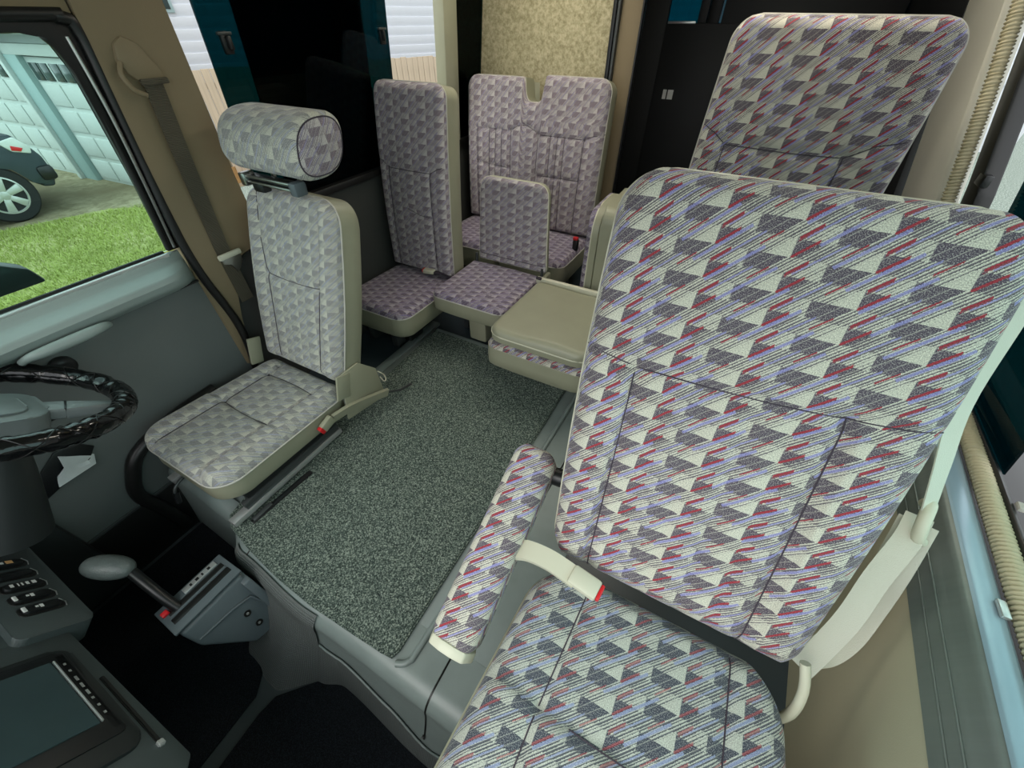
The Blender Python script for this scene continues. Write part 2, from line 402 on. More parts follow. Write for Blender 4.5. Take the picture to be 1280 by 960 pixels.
def backxf(bx_, by, bz, lean, curve, L, T, roll=0):
    a0 = rad(lean-curve/2); k = rad(curve)/L; cr, sr = cos(roll), sin(roll)
    def f(x, y, z):
        x, y = x*cr-y*sr, x*sr+y*cr
        a = a0+k*y
        if abs(k) > 1e-6: py = (cos(a0)-cos(a))/k; pz = (sin(a)-sin(a0))/k
        else: py, pz = y*sin(a0), y*cos(a0)
        zz = z-T
        return (bx_+x, by+py-zz*cos(a), bz+pz+zz*sin(a))
    return f
def cushxf(cx, yf, zf, tilt, T, splay=0, rz=0):
    """y = 0 at front edge running rearwards; tilt lifts the front"""
    ct, st = cos(rad(tilt)), sin(rad(tilt))
    def f(x, y, z):
        zz = z-T; return (cx+x, yf+y*ct+zz*st, zf-y*st+zz*ct)
    return f

# ================================================================== SETTING
def XL(z): return -1.555+max(0, z-.69)*.10          # inner face of the driver-side wall
def XRw(y): return .05*(min(y, .95)-.6)              # the other wall spreads slightly towards the rear
tag(rbox('floor', (2.3, 3.4, .10), (-.5, 1.86, -.072), 'floor', bev=0), kind='structure')
tag(rbox('floor_footwell', (2.5, 1.6, .06), (-.5, -.62, -.335), 'floorstrip', bev=0), kind='structure')
# driver side wall behind the door
tag(prism('wall_left', [(.62, -.3), (3.5, -.3), (3.5, .70), (.84, .70), (.62, .55)], -1.60, -1.555, 'YZ', 'leftwall', bev=0), kind='structure')
tr = tag(rbox('trim_1', (.07, 2.66, .03), (-1.565, 2.16, .705), 'rubber', bev=.006), kind='structure')
# pillar behind the driver
def shear(v): return (v.x+max(0, v.z-.69)*.10, v.y, v.z)
pl = tag(prism('trim_2', [(.575, .20), (.60, .20), (.645, .40), (.70, .60), (.86, .62), (.845, .80), (.82, 1.75), (.62, 1.75), (.625, 1.28), (.60, .95), (.575, .62)], -1.60, -1.54, 'YZ', 'pillar', bev=.008, fn=shear), kind='structure')
hd = tag(prism('trim_3', [(-1.2, 1.245), (.62, 1.245), (.62, 1.75), (-1.2, 1.75)], -1.60, -1.545, 'YZ', 'pillar', bev=.005, fn=shear), kind='structure')
tag(prism('trim_4', [(2.10, .70), (2.22, .70), (2.17, 1.75), (2.06, 1.75)], -1.60, -1.535, 'YZ', 'vinyl', bev=.01, fn=shear), kind='structure')
tag(prism('trim_5', [(.82, 1.42), (2.12, 1.42), (2.12, 1.75), (.82, 1.75)], -1.60, -1.545, 'YZ', 'pillar', bev=.005, fn=shear), kind='structure')
# roof over the cabin
roof = tag(rbox('ceiling', (2.2, 2.75, .04), (-.5, 2.05, 1.79), 'ceil', bev=0), kind='structure')
for k, (x, y) in enumerate(((-1.0, 1.9), (-.1, 1.6))):  # first lamp makes the partition's bright spot, second is an added unseen fill
    t = thing('ceiling_lamp', ['long warm ceiling lamp over the double rear seat', 'added unseen ceiling fill lamp over the tall reclined seat by the window'][k], 'lamp', (x, y, 1.77), 'ceiling lamps')
    rbox('housing', (.20, .62, .03), (x, y, 1.755), 'ceil', t, bev=.01); rbox('lens', (.15, .56, .016), (x, y, 1.736), 'lamp', t, bev=.006)
tag(rbox('ceiling_front_light_block', (2.2, 1.1, .04), (-.5, .13, 1.79), 'ceil', bev=0), kind='structure')  # unseen roof extension, added so front light enters only through the windshield
tag(rbox('wall_front_light_block', (2.3, .04, .85), (-.5, -.97, .10), 'darkwall', bev=0), kind='structure')  # unseen firewall, added to keep low front light out of the footwell
# rear
tag(rbox('wall_back', (2.3, .04, .95), (-.5, 3.46, .20), 'darkwall', bev=0), kind='structure')
tag(rbox('trim_6', (2.3, .04, .4), (-.5, 3.46, 1.62), 'darkwall', bev=0), kind='structure')
for k, x in enumerate((-1.55, -.46, .5)):
    tag(rbox('trim_%d' % (7+k), (.16 if k != 1 else .07, .05, .95), (x, 3.455, 1.10), 'darkwall', bev=.004), kind='structure')
rw = tag(rbox('window_3', (2.0, .006, .86), (-.5, 3.44, 1.07), 'g_rear', bev=0), kind='structure')
# rear inner dark locker wall right of the partition
tag(rbox('trim_16', (.34, .04, 1.75), (-.87, 3.31, .86), 'darkwall', bev=.004), kind='structure')
tag(rbox('trim_17', (.05, .05, .6), (-.50, 3.31, 1.45), 'darkwall', bev=.004), kind='structure')
tag(rbox('trim_18', (.85, .04, 1.75), (.03, 3.32, .86), 'darkwall', bev=.004), kind='structure')
tag(rbox('trim_19', (.16, .01, .012), (-.61, 3.275, 1.222), 'silver', bev=.002), kind='structure')
tag(rbox('wall_rear_locker', (.9, .04, 1.24), (-.25, 3.30, .60), 'darkwall', bev=.004), kind='structure')
for i, (x, wd) in enumerate(((-.622, .022), (-.585, .034))):
    st = rbox('warning_sticker', (wd, .003, .05), (x, 3.277, .875), 'white', bev=.0)
    tag(st, ['narrow pale sticker low on the dark rear panel', 'wider pale sticker low on the dark rear panel'][i], 'sticker', 'stickers on the dark rear panel')
# partition behind the double seat
pt = thing('partition_board', 'mottled beige partition board behind the double rear seat', 'partition', (-1.15, 2.47, 0))
rbox('board', (.75, .03, 1.72), (-1.155, 2.475, .87), 'partition', pt, bev=.004)
rbox('edge_strip', (.018, .045, 1.72), (-.772, 2.47, .87), 'blackpl', pt, bev=.004)
rbox('edge_strip', (.012, .045, 1.72), (-.752, 2.47, .87), 'steel', pt, bev=.003)
rbox('side_panel', (.10, .03, 1.72), (-.695, 2.485, .87), 'pillar', pt, bev=.004)
rbox('edge_strip', (.008, .04, 1.72), (-.642, 2.48, .87), 'blackpl', pt, bev=.002)

# ---- driver side sliding window (window_1 = door glass, window_2 = slider)
def pane(name, y0, y1, z0, z1, dx, mat, th=.005, side=-1):
    f = (lambda v: (v.x+max(0, v.z-.69)*.10, v.y, v.z))
    return tag(prism(name, [(y0, z0), (y1, z0), (y1, z1), (y0, z1)], -1.58+dx, -1.58+dx+th, 'YZ', mat, bev=0, fn=f), kind='structure')
w2 = pane('window_2', .925, 1.585, .70, 1.45, 0, 'g_tint')
w2b = pane('window_4', 1.035, 1.71, .70, 1.45, .014, 'g_tint')
pane('window_7', 2.2, 3.45, .70, 1.75, 0, 'g_tint'); pane('window_8', 2.2, 3.45, .70, 1.75, .02, 'g_tint')
for k, (y, z, dx, mir) in enumerate(((.985, 1.19, .018, 1), (1.665, 1.19, .03, -1))):
    xx = -1.575+.05+dx-.012
    t = thing('window_latch', ['black sliding window latch above the headrest', 'black sliding window latch near the bright gap by the rear seats'][k], 'latch', (xx, y, z), 'window latches')
    rbox('latch_plate', (.014, .028, .055), (xx, y, z), 'blackpl', t, bev=.004); rbox('latch_tab', (.018, .012, .034), (xx+.012, y+.004*mir, z), 'blackpl', t, bev=.004)
    rbox('latch_lip', (.012, .045, .008), (xx+.006, y, z+.022), 'steel', t, bev=.002)
# outer gutter bits seen at the pillar edge
# ---- driver's door
dr = thing('door_1', 'charcoal driver door with grey upper trim and window', 'door', (-1.56, 0, -.3)); dr['kind'] = 'structure'
del dr['category']
prism('lower_panel', [(-1.0, -.06), (.63, -.06), (.63, .30), (.60, .585), (-1.0, .585)], -1.60, -1.548, 'YZ', 'doorlow', dr, bev=.008)
# upper trim: profile swept along the door
def doortrim(u, v):
    y = -1.0+1.575*u; prof = [(-1.57, .69), (-1.535, .688), (-1.528, .676), (-1.520, .668), (-1.492, .662), (-1.470, .655), (-1.462, .642), (-1.470, .62), (-1.50, .596), (-1.53, .583), (-1.56, .583)]
    k = v*(len(prof)-1); i = min(int(k), len(prof)-2); f = k-i
    x = prof[i][0]*(1-f)+prof[i+1][0]*f; z = prof[i][1]*(1-f)+prof[i+1][1]*f
    e = max(0, (y-.48)/.095)                       # rounded rear end
    x = x-(x+1.56)*min(1, e*e)*.9; return (x, y, z)
gridmesh('upper_trim', 60, 30, lambda u, v: doortrim(1-u, v), 'doortop', dr, sharp=50)
tube('trim_seam', [(-1.543, y, .582) for y in (-1, -.5, 0, .3, .59)], .004, 'rubber', dr, 6)
hp = smoothpts([(-1.475, .085, .600), (-1.455, .10, .612), (-1.447, .13, .614), (-1.445, .19, .613), (-1.447, .245, .612), (-1.458, .272, .608), (-1.478, .282, .598)], 5)
tube('pull_handle', hp, .012, 'doortop', dr, 10, rf=lambda t: .012-.003*cos(2*pi*t))
lathe('crank_boss', [(.03, 0), (.03, .012), (.022, .02), (.012, .022)], (-1.55, .145, .515), (1, 0, 0), 'blackpl', dr, 20)
prism('pocket_recess', [(-.14, .17), (.02, .215), (.055, .25), (.03, .29), (-.02, .30), (-.11, .24)], -1.546, -1.540, 'YZ', 'blackpl', dr, bev=.002)
lathe('speaker', [(.075, 0), (.075, .01), (.06, .014), (.02, .01)], (-1.55, -.30, .10), (1, 0, 0), 'blackpl', dr, 24)
cd_ = prism('crumpled_wrapper', [(-.075, .195), (.025, .20), (.04, .225), (.0, .262), (-.02, .285), (-.03, .25), (-.06, .225)], -1.536, -1.530, 'YZ', 'foil', None, bev=.002, fn=lambda v: (v.x+.012*sin(60*v.y+40*v.z), v.y, v.z))
tag(cd_, 'crumpled white paper wrapper tucked in the driver door pocket', 'wrapper')
# door weather seals
tube('door_seal', smoothpts([(-1.495, -1.0, 1.252), (-1.495, .44, 1.254), (-1.495, .585, 1.25), (-1.497, .617, 1.225), (-1.508, .612, 1.10), (-1.522, .602, .92), (-1.53, .588, .72), (-1.526, .590, .58), (-1.526, .603, .48), (-1.526, .612, .38), (-1.526, .605, .28), (-1.53, .585, .16)], 6), .014, 'rubber', dr, 10)
tube('door_seal', smoothpts([(-1.515, -1.0, 1.226), (-1.515, .47, 1.230), (-1.515, .548, 1.218), (-1.518, .572, 1.13), (-1.535, .566, .90), (-1.555, .552, .70)], 6), .008, 'rubber', dr, 8)
prism('window_frame', [(-1.0, 1.226), (.50, 1.228), (.553, 1.216), (.568, 1.15), (.562, .90), (.548, .695), (.60, .695), (.615, .95), (.625, 1.262), (-1.0, 1.262)], -1.572, -1.552, 'YZ', 'rubber', dr, bev=.003, fn=shear)
tube('channel_strip', smoothpts([(-1.498, .588, 1.215), (-1.507, .588, 1.06), (-1.526, .579, .88), (-1.545, .567, .705)], 6), .0055, 'chrome', dr, 8)
tube('window_seal', [(-1.56, -1.0, .694), (-1.56, .2, .694), (-1.56, .535, .694)], .008, 'rubber', dr, 8)
rbox('door_sill', (.05, 1.63, .25), (-1.57, -.185, -.185), 'rubber', dr, bev=.006)
rbox('kick_edge', (.008, 1.6, .012), (-1.546, -.19, -.052), 'steel', dr, bev=.003)
rbox('sill_rail', (.012, 1.55, .012), (-1.545, -.235, .690), 'silver', dr, bev=.003)
tube('lower_seal', smoothpts([(-1.53, .42, .20), (-1.53, .26, .19), (-1.53, .12, .15), (-1.53, .06, .08), (-1.53, .03, .0), (-1.53, .045, -.1), (-1.53, .06, -.25)], 6), .022, 'rubber', dr, 10)
tag(prism('window_1', [(-1.0, .69), (.56, .69), (.575, 1.235), (-1.0, 1.235)], -1.582, -1.577, 'YZ', 'g_door', bev=0, fn=lambda v: (v.x+max(0, v.z-.69)*.10, v.y, v.z)), kind='structure')
# mirror arm outside
mi = thing('wing_mirror', 'black wing mirror bracket outside the driver window', 'mirror', (-1.66, .17, .72))
prism('bracket', [(.02, .70), (.27, .70), (.255, .745), (.21, .775), (.15, .775), (.12, .75), (.09, .80), (.02, .86)], -1.70, -1.64, 'YZ', 'blackpl', mi, bev=.008)
tube('arm', smoothpts([(-1.67, .16, .74), (-1.72, .10, .80), (-1.75, .0, .9)], 5), .018, 'blackpl', mi, 8)
rbox('mirror_head', (.06, .2, .3), (-1.78, -.10, .95), 'blackpl', mi, bev=.02)
# belt on the driver pillar
bl = thing('driver_seat_belt', 'tan shoulder belt hanging on the pillar behind the driver seat', 'seat belt', (-1.50, .70, .6))
prism('guide_cover', [(.655, 1.165), (.665, 1.20), (.69, 1.215), (.72, 1.20), (.745, 1.15), (.75, 1.125), (.68, 1.125), (.665, 1.14)], -1.50, -1.478, 'YZ', 'pillar', bl, bev=.006)
rbox('guide_slot', (.012, .07, .014), (-1.475, .715, 1.122), 'belt_tan', bl, bev=.004)
tube('guide_ring', smoothpts([(-1.48, .66, 1.165), (-1.472, .645, 1.14), (-1.472, .655, 1.11), (-1.475, .68, 1.095)], 5), .006, 'pillar', bl, 8)
ribbon('webbing', smoothpts([(-1.478, .71, 1.118), (-1.495, .70, .95), (-1.512, .695, .80), (-1.525, .69, .66), (-1.53, .69, .58), (-1.53, .69, .45)], 5), .048, lambda t: (0, 1, 0), 'belt_tan', bl)
prism('tongue', [(.665, .625), (.735, .62), (.735, .60), (.715, .575), (.70, .565), (.69, .60), (.665, .605)], -1.522, -1.514, 'YZ', 'chrome', bl, bev=.002)
rbox('tongue_grip', (.014, .085, .020), (-1.518, .70, .63), 'vinyl_cream', bl, bev=.006)
rbox('anchor_tag', (.004, .012, .05), (-1.50, .835, .86), 'orange', bl, bev=.001)

# ---- passenger side wall
def yr(v): return (v.x+XRw(v.y), v.y, v.z)
sl = thing('trim_10', 'grey window ledge with ribbed panel beside the passenger seat', 'trim', (.55, .5, .45)); sl['kind'] = 'structure'; del sl['category']
gp = [(.534, .45), (.536, .47), (.540, .50), (.543, .515), (.546, .525), (.551, .552), (.558, .558)]
def pgrid(prof):
    def f(u, v):
        k = u*(len(prof)-1); i = min(int(k), len(prof)-2); q = k-i; y = -.6+2.9*v
        x = prof[i][0]*(1-q)+prof[i+1][0]*q; return (x+XRw(y), y, prof[i][1]*(1-q)+prof[i+1][1]*q)
    return f
tag(gridmesh('wall_right', 8, 60, lambda u, v: (lambda q: (q[0], -.8+4.3*v, q[2]))((.538+XRw(-.8+4.3*v), 0, -.3+.765*(1-u))), 'sidewall'), kind='structure')
gridmesh('grey_panel', 18, 40, lambda u, v: pgrid(gp)(1-u, v), 'greypanel', sl, sharp=40)
for q in ((.5375, .482), (.5415, .508)):
    tube('panel_rib', [(q[0]-.001+XRw(y), y, q[1]) for y in (-.6, 0, .6, 1.2, 1.7, 2.3)], .0016, 'greypanel', sl, 6)
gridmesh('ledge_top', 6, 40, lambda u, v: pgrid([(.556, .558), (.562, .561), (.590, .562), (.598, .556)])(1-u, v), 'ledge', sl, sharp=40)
gridmesh('rubber_channel', 6, 40, lambda u, v: pgrid([(.596, .556), (.600, .540), (.70, .535), (.76, .525)])(1-u, v), 'rubber', sl, sharp=40)
rbox('edge_clip', (.012, .03, .008), (.585+XRw(.62), .55, .566), 'silver', sl, bev=.002)
# ribbed hose-like seal: runs along the ledge and climbs the pillar
hs = thing('ribbed_seal', 'ribbed cream door seal running along the passenger window', 'seal', (.62, .6, .56))
path = smoothpts([(.60-.05, -.4, .566), (.617-.03, .0, .566), (.617-.015, .3, .566), (.617, .6, .566), (.617+.02, 1.0, .566), (.617+.04, 1.4, .568), (.630, 1.56, .585), (.592, 1.62, .66), (.552, 1.645, .85), (.507, 1.710, 1.08), (.462, 1.785, 1.30), (.392, 1.88, 1.65)], 10)
Pf = []
for i in range(len(path)-1):
    k = max(1, int((path[i+1]-path[i]).length/.0022))
    for q in range(k): Pf.append(path[i].lerp(path[i+1], q/k))
acc = [0]
for i in range(1, len(Pf)): acc.append(acc[-1]+(Pf[i]-Pf[i-1]).length)
tube('hose', Pf, .0165, 'hose', hs, 10, rf=lambda t: .0155+.0018*(1 if (acc[min(len(acc)-1, int(t*(len(acc)-1)+.5))]/.0085) % 1 < .5 else -1))
def tumb(v): return (v.x+XRw(v.y)-max(0, v.z-.56)*.2, v.y, v.z)
tag(prism('trim_11', [(1.70, .56), (2.06, .56), (2.20, 1.3), (2.3, 1.75), (1.97, 1.75), (1.86, 1.3), (1.71, .85)], .58, .64, 'YZ', 'pillar2', bev=.012, fn=tumb), kind='structure')
tag(prism('trim_12', [(1.54, .56), (1.62, .56), (1.66, .9), (1.80, 1.3), (1.9, 1.75), (1.83, 1.75), (1.73, 1.3), (1.58, .9)], .625, .665, 'YZ', 'rubber', bev=.006, fn=tumb), kind='structure')
tag(prism('trim_13', [(-.8, 1.42), (2.4, 1.42), (2.4, 1.75), (-.8, 1.75)], .60, .66, 'YZ', 'pillar2', bev=.004, fn=tumb), kind='structure')
tag(prism('trim_14', [(2.2, .44), (3.5, .44), (3.5, 1.75), (2.3, 1.75)], .60, .64, 'YZ', 'darkwall', bev=.004, fn=tumb), kind='structure')
tag(prism('window_5', [(.88, .565), (1.415, .565), (1.50, 1.42), (.93, 1.42)], .655, .660, 'YZ', 'g_tint', bev=0, fn=tumb), kind='structure')
tag(prism('window_6', [(-.6, .60), (.82, .60), (.86, 1.42), (-.6, 1.42)], .672, .677, 'YZ', 'g_door', bev=0, fn=tumb), kind='structure')
wf = thing('trim_15', 'green edged frame of the front passenger glass', 'trim', (.7, .6, .56)); wf['kind'] = 'structure'; del wf['category']
tube('glass_edge', [tumb(Vector((.675, y, .60))) for y in (-.6, 0, .5, .82)], .006, 'g_edge', wf, 6)
tube('glass_edge', [tumb(Vector((.675, .82+.04*(z-.6)/.82, z))) for z in (.60, .8, 1.1, 1.42)], .006, 'g_edge', wf, 6)
tube('frame_rail', [tumb(Vector((.64, y, .575))) for y in (-.6, 0, .5, .86, 1.5)], .007, 'rubber', wf, 6)
for y in (.42, .52, .62, .70, .78): rbox('frame_clip', (.012, .018, .010), tuple(tumb(Vector((.655, y, .582)))), 'piping', wf, bev=.002)
rbox('latch_block', (.02, .05, .03), tuple(tumb(Vector((.632, 1.60, .93)))), 'blackpl', wf, bev=.005)

# ================================================================== ENGINE COVER, MATS, CARPET
def lerpk(x, K):
    if x <= K[0][0]: return K[0][1]
    for i in range(len(K)-1):
        a, b = K[i], K[i+1]
        if x <= b[0]: t = (x-a[0])/(b[0]-a[0]); t = t*t*(3-2*t); return a[1]*(1-t)+b[1]*t
    return K[-1][1]
XMAX = .46
YT = [(-1.56, .13), (-1.18, .12), (-1.02, .05), (-.72, .03), (-.60, .035), (-.2, .03), (.55, .06)]
YB = [(-1.56, .09), (-1.14, .08), (-1.04, -.02), (-.92, -.12), (-.78, -.135), (-.66, -.06), (-.58, -.03), (-.24, -.055), (-.1, -.02), (.55, .04)]
def coverp(x, t, off=0):
    """t 0..1 : from flat top, round the edge, down to the footwell floor"""
    yt, yb = lerpk(x, YT), lerpk(x, YB); r = .055
    zt = -.002+.03*lerpk(x, [(-1.3, 1), (-1.15, 0)])
    if t < .3: y = .18+(yt+r-.18)*(t/.3); z = zt; n = (0, 0, 1)
    elif t < .6:
        a = (t-.3)/.3*pi/2; y = yt+r-r*sin(a); z = zt-r+r*cos(a); n = (0, -sin(a), cos(a))
    else:
        k = (t-.6)/.4; kk = k**1.3; y = yt+(yb-yt)*kk; z = zt-r+(-.305-(zt-r))*k; n = (0, -1, .15)
    return (x, y+n[1]*off, z+n[2]*off)
ec = thing('engine_cover', 'grey vinyl covered engine box between the front seats', 'engine cover', (-.7, .1, -.3))
gridmesh('vinyl_cover', 150, 40, lambda u, v: coverp(.45-1.99*u, v), 'cover', ec)
gridmesh('ribbed_mat', 60, 34, lambda u, v: coverp(-.665-.40*u, .40+.6*v, .006), 'ribmat', ec)
lowtop = [(-.68, .70), (-.6, .74), (-.4, .80), (-.25, .86), (-.1, .84), (.4, .8)]
gridmesh('ribbed_mat', 90, 14, lambda u, v: coverp(.45-1.13*u, lerpk(.45-1.13*u, lowtop)*(1-v)+v, .005), 'ribmat', ec)
tube('cover_seam', [coverp(.40-1.06*u/40, lerpk(.40-1.06*u/40, lowtop), .006) for u in range(41)], .003, 'cover', ec, 6)
tube('cover_seam', [coverp(-.268-.0*t, t, .001) for t in [i/30*.82 for i in range(31)]], .0025, 'rubber', ec, 6)
tube('cover_seam', [(-.272+.04*(y-.18), y, .0005) for y in (.18, .5, .9, 1.3)], .0025, 'rubber', ec, 6)
tube('cover_seam', [coverp(-1.035+.03*sin(t*4), t, .001) for t in [i/30 for i in range(9, 31)]], .002, 'rubber', ec, 6)
rbox('top_panel', (1.12, 1.20, .02), (-.66, .765, -.0125), 'cover', ec, bev=.004)
tube('border_ridge', smoothpts([(-.335, 1.30, .002), (-.345, .6, .002), (-.355, .16, .002), (-.362, .095, .001), (-.39, .075, -.002)], 8), .009, 'cover', ec, 8)
rbox('split_tab', (.006, .008, .03), coverp(-.268, .80, .004), 'rubber', ec, bev=.001)
# carpet
def carpet_poly():
    P = [(-.392, 1.33), (-1.19, 1.345), (-1.175, .9), (-1.165, .55), (-1.18, .20), (-1.165, .135), (-1.12, .108), (-1.0, .088), (-.85, .072), (-.7, .066), (-.55, .07), (-.44, .074), (-.405, .078), (-.397, .10), (-.395, .5), (-.39, .9)]
    return P
cp = thing('carpet_mat', 'grey green loop pile carpet mat over the engine cover', 'carpet', (-.78, .7, 0))
bm = bmesh.new(); vsb = [bm.verts.new((x, y, .002)) for x, y in carpet_poly()]; f = bm.faces.new(vsb)
r_ = bmesh.ops.extrude_face_region(bm, geom=[f]); bmesh.ops.translate(bm, vec=(0, 0, .012), verts=[v for v in r_['geom'] if isinstance(v, bmesh.types.BMVert)])
bmesh.ops.bevel(bm, geom=[e for e in bm.edges if all(v.co.z > .01 for v in e.verts)], offset=.005, segments=2, affect='EDGES')
frombm('pile', bm, 'carpet', cp)
rbox('pull_slot', (.022, .235, .003), (-1.062, .27, .0145), 'blackpl', cp, bev=.001, rot=(0, 0, -.055))
rbox('strap_handle', (.018, .07, .006), (-1.070, .195, .018), 'steel', cp, bev=.002, rot=(.05, 0, -.055))
rbox('rear_edging', (.80, .03, .010), (-.79, 1.35, .006), 'cover', cp, bev=.003)
sel = rbox('threshold_strip', (.05, .9, .016), (-1.25, .98, -.013), 'cover', None, bev=.004)
tag(sel, 'grey floor edging strip beside the carpet near the driver seat', 'edging')
# footwell mats
m1 = prism('floor_mat', [(-1.52, .10), (-1.2, .10), (-1.02, .02), (-.93, -.08), (-.845, -.13), (-.81, -.18), (-.80, -.9), (-1.52, -.9)], -.304, -.292, 'XY', 'blackcarpet', bev=.004)
tag(m1, 'black carpet floor mat under the shift lever', 'floor mat', 'footwell mats')
m2 = prism('floor_mat', [(-.755, -.15), (-.64, -.03), (-.52, -.01), (-.25, -.03), (.0, -.02), (.4, .0), (.4, -.9), (-.74, -.9), (-.762, -.2)], -.304, -.292, 'XY', 'blackcarpet', bev=.004)
tag(m2, 'black carpet floor mat in front of the passenger seat', 'floor mat', 'footwell mats')
# ================================================================== SEATS
def legs(t, pts, z0, z1, r=.014):
    for x, y in pts: tube('leg', [(x, y, z0), (x, y, z1)], r, 'steel', t, 8)
# ---------- front passenger seat
ps = thing('bus_seat', 'large patterned front passenger seat with lowered armrest, nearest the camera', 'seat', (.13, .2, 0), 'bus seats')
L = .80
pb = Pad(L, .247, .283, .13, .045, .085, .05, backxf(.135, .375, .370, 27.5, -2, L, .13), waist=.010, shear=.045,
         grooves=[[(-.275, .475), (-.235, .470), (-.172, .462), (-.05, .466), (.06, .472), (.153, .482), (.22, .490), (.272, .50)], [(-.172, .462), (-.165, .25), (-.158, .006)], [(.153, .482), (.150, .25), (.145, .006)]],
         soft=[[(x, .02), (x, .44)] for x in (-.10, -.04, .03, .09)], puff=lambda x, y: .012*cos(min(1, abs(x)/.29)*pi/2)+(.006 if abs(x) > .17 and y < .46 else 0), gd=.009)
pb.build(ps, 'fabric', 'vinyl', 110, 120, 'backrest', 'back_shell', pipemat='vinyl_cream')
pc = Pad(.75, .278, .250, .15, .04, .10, .10, cushxf(.135, -.36, .385, 3.0, .15),
         grooves=[[(-.15, .02), (-.15, .45), (-.135, .73)], [(.15, .02), (.15, .45), (.148, .73)], [(-.15, .482), (-.05, .478), (.05, .478), (.15, .482)]],
         soft=[[(x, .49), (x, .73)] for x in (-.09, -.03, .03, .09)], puff=lambda x, y: .010*cos(min(1, abs(x)/.29)*pi/2)+(.008 if y < .48 else 0), gd=.008)
pc.build(ps, 'fabric_seat', 'vinyl', 100, 110, 'seat_cushion', 'cushion_shell', pipemat='vinyl')
rbox('seat_base', (.44, .62, .20), (.13, .08, .115), 'blackpl', ps, bev=.02)
# armrest
def armxf(y0, z0, y1, z1, xc):
    d = Vector((0, y1-y0, z1-z0)); d.normalize(); n = Vector((0, -d.z, d.y))
    def f(x, y, z): p = Vector((xc+x, y0, z0))+d*y+n*z; return tuple(p)
    return f
la = math.hypot(.41, .19)
ar = Pad(la, .050, .052, .075, .03, .035, .03, armxf(.15, .265, .53, .44, -.215), grooves=[], puff=None)
ar.build(ps, 'fabric', 'fabric', 24, 40, 'armrest', 'armrest_side', pipe=False)
f_ = armxf(.15, .265, .53, .44, -.215)
prism('armrest_end', [(-.046, .004), (.046, .004), (.052, .03), (.040, .066), (.014, .074), (-.014, .074), (-.040, .066), (-.052, .03)], -.009, .012, 'XZ', 'vinyl_cream', ps, bev=.004, fn=lambda v: f_(v.x, v.y, v.z))
tube('armrest_pivot', [(-.20, .52, .44), (-.08, .53, .44)], .022, 'blackpl', ps, 12)
# recline link at the right foot of the backrest
tube('recline_link', smoothpts([(.385, .40, .40), (.40, .37, .36), (.405, .345, .30), (.40, .34, .22)], 4), .009, 'vinyl_cream', ps, 8)
# buckle
bk = thing('seat_belt_buckle', 'beige buckle with red button on the passenger seat', 'buckle', (-.08, .35, .40), 'seat belt buckles')
sp_ = smoothpts([(-.195, .335, .375), (-.15, .345, .40), (-.10, .345, .412), (-.06, .34, .415), (-.03, .335, .415)], 5)
ribbon('stalk', sp_, .040, lambda t: (.1, 1, .2), 'vinyl_cream', bk, th=.016)
rbox('buckle_body', (.062, .040, .022), (-.014, .335, .418), 'vinyl_cream', bk, bev=.006, rot=(.12, .05, -.12))
rbox('release_button', (.008, .032, .017), (.020, .331, .4165), 'red', bk, bev=.003, rot=(.12, .05, -.12))
# passenger belt
pbelt = thing('passenger_seat_belt', 'cream shoulder belt hanging beside the passenger seat and the window ledge', 'seat belt', (.47, .6, .4))
ribbon('webbing', smoothpts([(.455, 1.05, 1.25), (.442, .92, 1.08), (.43, .80, .93), (.428, .72, .80), (.452, .675, .70), (.482, .655, .61)], 6), .034, lambda t: (.55-.2*t, .3+.2*t, .3), 'belt_cream', pbelt)
ribbon('webbing', smoothpts([(.487, .665, .585), (.475, .62, .56), (.455, .56, .50), (.44, .50, .44), (.425, .455, .375), (.41, .42, .33)], 6), .038, lambda t: (.8, -.4, .2), 'belt_cream', pbelt)
ribbon('webbing', smoothpts([(.49, .66, .575), (.485, .60, .50), (.484, .555, .42), (.474, .51, .36), (.45, .475, .325), (.41, .45, .315)], 6), .055, lambda t: (.75, -.5, .3), 'belt_cream', pbelt)
tube('guide_hook', smoothpts([(.490, .685, .60), (.478, .66, .625), (.476, .635, .605), (.484, .625, .575), (.497, .63, .56)], 5), .010, 'vinyl_cream', pbelt, 10)
rbox('tongue', (.006, .05, .02), (.488, .645, .545), 'chrome', pbelt, bev=.002, rot=(.6, 0, .2))

# ---------- driver seat
ds = thing('bus_seat', 'pale patterned driver seat with separate headrest beside the door', 'seat', (-1.275, .4, 0), 'bus seats')
L = .625; dxc = -1.262
db = Pad(L, .196, .202, .115, .03, .075, .04, backxf(dxc, .625, .255, 19, 3, L, .115), waist=.016,
         grooves=[[(-.112, .02), (-.120, .20), (-.130, .34), (-.150, .47), (-.148, .615)], [(.106, .02), (.130, .34), (.150, .47), (.148, .615)], [(-.130, .34), (-.04, .334), (.05, .334), (.130, .34)]],
         soft=[[(x, .05), (x, .6)] for x in (-.045, 0, .045)], puff=lambda x, y: .014 if abs(x) > .15 else .003, gd=.007)
db.build(ds, 'fabric_pale', 'vinyl', 84, 100, 'backrest', 'back_shell', flare=.01)
dc = Pad(.52, .218, .205, .105, .028, .06, .085, cushxf(-1.272, .135, .245, 3, .105),
         grooves=[[(-.125, .02), (-.125, .27), (-.13, .50)], [(.12, .02), (.122, .27), (.125, .50)], [(-.125, .25), (-.04, .243), (.04, .243), (.122, .25)], [(-.13, .43), (-.04, .436), (.04, .436), (.125, .43)]],
         soft=[], puff=lambda x, y: (.012 if abs(x) > .13 else 0)+(.006 if y < .24 else 0), gd=.008)
dc.build(ds, 'fabric_pale', 'vinyl', 84, 90, 'seat_cushion', 'cushion_shell', flare=-.015)
